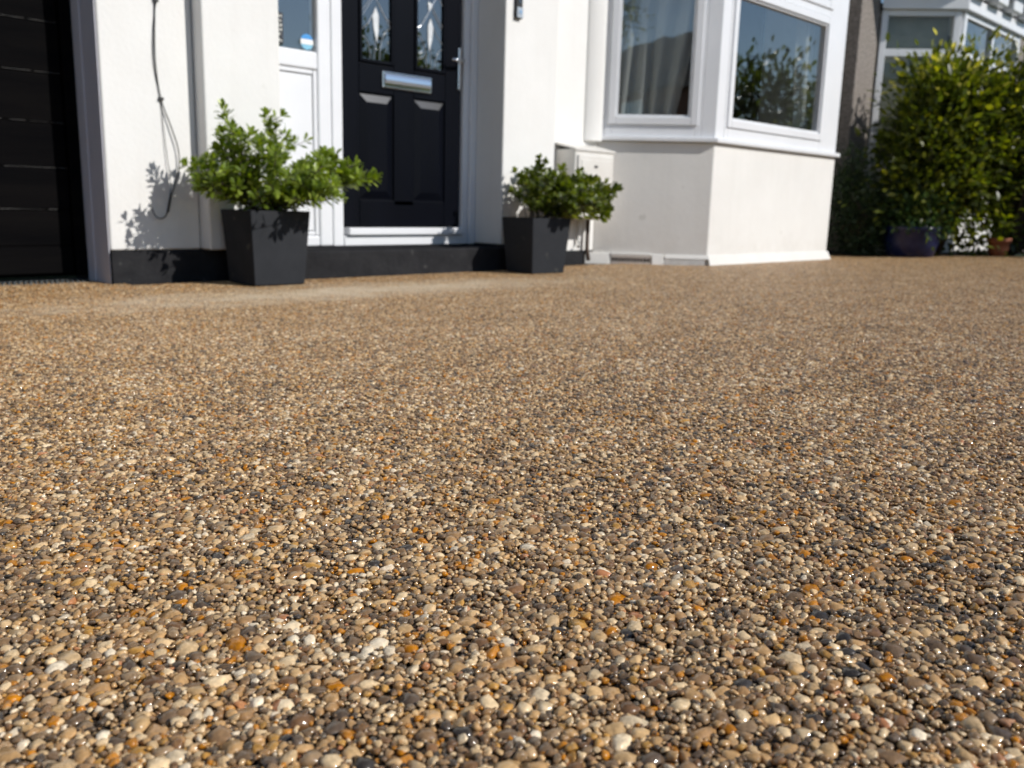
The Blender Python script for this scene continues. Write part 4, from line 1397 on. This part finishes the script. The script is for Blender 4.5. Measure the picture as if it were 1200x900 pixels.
bush('hedge_shrub', 'broad hedge shrub with sunlit yellow tinted into its top leaves beside the pebbledashed wall', 'shrub',
     [(9.70, 3.60, 1.42, .48, .40, .52), (9.62, 3.55, .95, .48, .40, .5), (10.10, 3.42, 1.38, .45, .4, .56), (9.50, 3.55, .62, .42, .3, .34), (9.95, 3.45, .9, .4, .35, .4)],
     400, 38, .092, 'leaf_hedge', 'lance', .48, 31, [(9.8, 3.5, 0, .03), (9.95, 3.45, 0, .03)], sun_tint_top=.48)
bush('hedge_shrub', 'taller hedge shrub at the right edge with bare stems showing the wall behind', 'shrub',
     [(10.45, 3.10, 1.42, .45, .42, .55), (10.90, 2.72, 1.62, .55, .5, .62), (11.0, 2.6, .75, .4, .4, .65), (10.40, 3.2, 1.10, .38, .3, .38), (10.75, 2.75, 1.1, .4, .35, .5), (10.32, 3.12, .50, .28, .15, .38), (10.12, 3.22, .42, .28, .15, .3)],
     400, 38, .092, 'leaf_hedge', 'lance', .48, 37, [(10.42, 3.02, 0, .06), (10.75, 2.8, 0, .05)], sun_tint_top=.48)
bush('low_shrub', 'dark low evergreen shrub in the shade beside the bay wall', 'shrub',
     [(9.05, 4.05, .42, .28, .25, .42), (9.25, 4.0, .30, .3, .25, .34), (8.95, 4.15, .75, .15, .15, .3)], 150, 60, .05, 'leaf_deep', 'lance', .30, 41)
bp_ = tag(empty('blue_planter', (9.20, 3.55, 0)), 'dark blue glazed planter with low leafy plant under the hedge', 'planter')
def round_pot(parent, cx, cy, prof, mat, seg=28):
    vs, fs = [], []
    for r_, z in prof:
        for j in range(seg):
            a = 2 * math.pi * j / seg
            vs.append((cx + r_ * math.cos(a), cy + r_ * math.sin(a), z))
    for k in range(len(prof) - 1):
        for j in range(seg):
            fs.append((k * seg + j, k * seg + (j + 1) % seg, (k + 1) * seg + (j + 1) % seg, (k + 1) * seg + j))
    fs.append(tuple(range(seg))[::-1])
    fs.append(tuple((len(prof) - 1) * seg + j for j in range(seg)))
    MB().add(vs, fs).build('pot', mat, parent, smooth=True)
round_pot(bp_, 9.20, 3.55, [(.19, .010), (.22, .03), (.25, .15), (.26, .27), (.275, .29), (.275, .31), (.25, .312), (.245, .27)], 'bluepot')
rg = np.random.default_rng(50)
def small_foliage(parent, c, r3, n_, leaf, mat, shape, ratio, seed):
    rg = np.random.default_rng(seed)
    d = rg.normal(size=(n_, 3)); d /= np.linalg.norm(d, axis=1, keepdims=True)
    P_ = np.array(c) + d * np.array(r3) * rg.uniform(.35, 1.05, (n_, 1))
    me = leaves_mesh('foliage', P_, d + rg.normal(size=(n_, 3)) * .5 + [0, 0, .2], np.array([0, 0, 1.]) + rg.normal(size=(n_, 3)) * .4, leaf * rg.uniform(.7, 1.2, n_), mat, shape, ratio, rg.random(n_), rg)
    link_mesh('foliage', me, parent, 'stuff')
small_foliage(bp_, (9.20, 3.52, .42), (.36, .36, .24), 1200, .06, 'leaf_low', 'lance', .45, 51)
tp_ = tag(empty('terracotta_pot', (10.12, 3.02, 0)), 'small terracotta pot with leafy plant under the right hedge', 'pot')
round_pot(tp_, 10.12, 3.02, [(.075, .030), (.095, .11), (.105, .17), (.118, .172), (.12, .215), (.108, .216), (.10, .18)], 'terra')
small_foliage(tp_, (10.12, 3.02, .32), (.13, .13, .13), 160, .07, 'leaf_fresh', 'lance', .45, 52)
# hedge going on towards the street: it is what the wide bay window mirrors
bush('boundary_hedge', 'long clipped hedge along the boundary mirrored in the wide bay window', 'hedge',
     [(11.75, y, 1.25, .5, .55, 1.18) for y in (1.15, .45, -.3, -1.1, -1.9, -2.6)], 700, 38, .11, 'leaf_dark', 'lance', .5, 61, [(11.75, y, 0, .04) for y in (1.1, .4, -.3, -1.1, -1.9)], stray=0)

# ------------------------------------------------------------------ across the road (mirrored in the narrow side light)
oh = tag(empty('opposite_house', (-19.0, -19.5, 0), R(12.6)), 'brick house across the road mirrored in the side light of the bay', 'house')
OT = Matrix.Translation((-19.0, -19.5, 0)) @ Matrix.Rotation(R(12.6), 4, 'Z')
class TB(MB):
    def build(self, *a, **k):
        self.v = [tuple(OT @ Vector(p)) for p in self.v]
        return super().build(*a, **k)
TB().box(-7, 7, -4, 4, -.12, 4.7).build('wall', 'brick', oh)
r_ = TB()
r_.add([(-7.4, -4.5, 4.6), (7.4, -4.5, 4.6), (7.4, 4.5, 4.6), (-7.4, 4.5, 4.6), (-7.4, 0, 7.7), (7.4, 0, 7.7)],
       [(0, 1, 5, 4), (2, 3, 4, 5), (1, 2, 5), (3, 0, 4), (3, 2, 1, 0)])
r_.build('roof', 'rooft', oh)
for x in (-5.5, -1.0, 3.5):
    for z in (1.0, 3.2):
        w = TB().box(x, x + 1.6, 4.002, 4.04, z, z + 1.15).build('window', 'upvc', oh, .01)
        TB().box(x + .08, x + 1.52, 4.042, 4.046, z + .08, z + 1.07).build('pane', 'glass', w)
bush('street_tree', 'tree across the road mirrored in the front door glass', 'tree',
     [(18.3, -15.5, 3.6, 2.2, 1.6, 1.7), (20.6, -15.6, 3.2, 1.6, 1.4, 1.5), (15.6, -15.4, 3.0, 1.6, 1.3, 1.5)], 220, 34, .22, 'leaf_dark', 'lance', .55, 71, [(18.4, -15.4, 0, .16)])
bush('street_tree', 'thin tree across the road mirrored in the side light of the bay', 'tree',
     [(-16.4, -13.2, 7.3, 1.3, 1.3, .9), (-17.4, -13.4, 8.3, 1.2, 1.2, .8)], 60, 26, .2, 'leaf_dark', 'lance', .5, 73, [(-16.8, -13.3, 0, .16)])
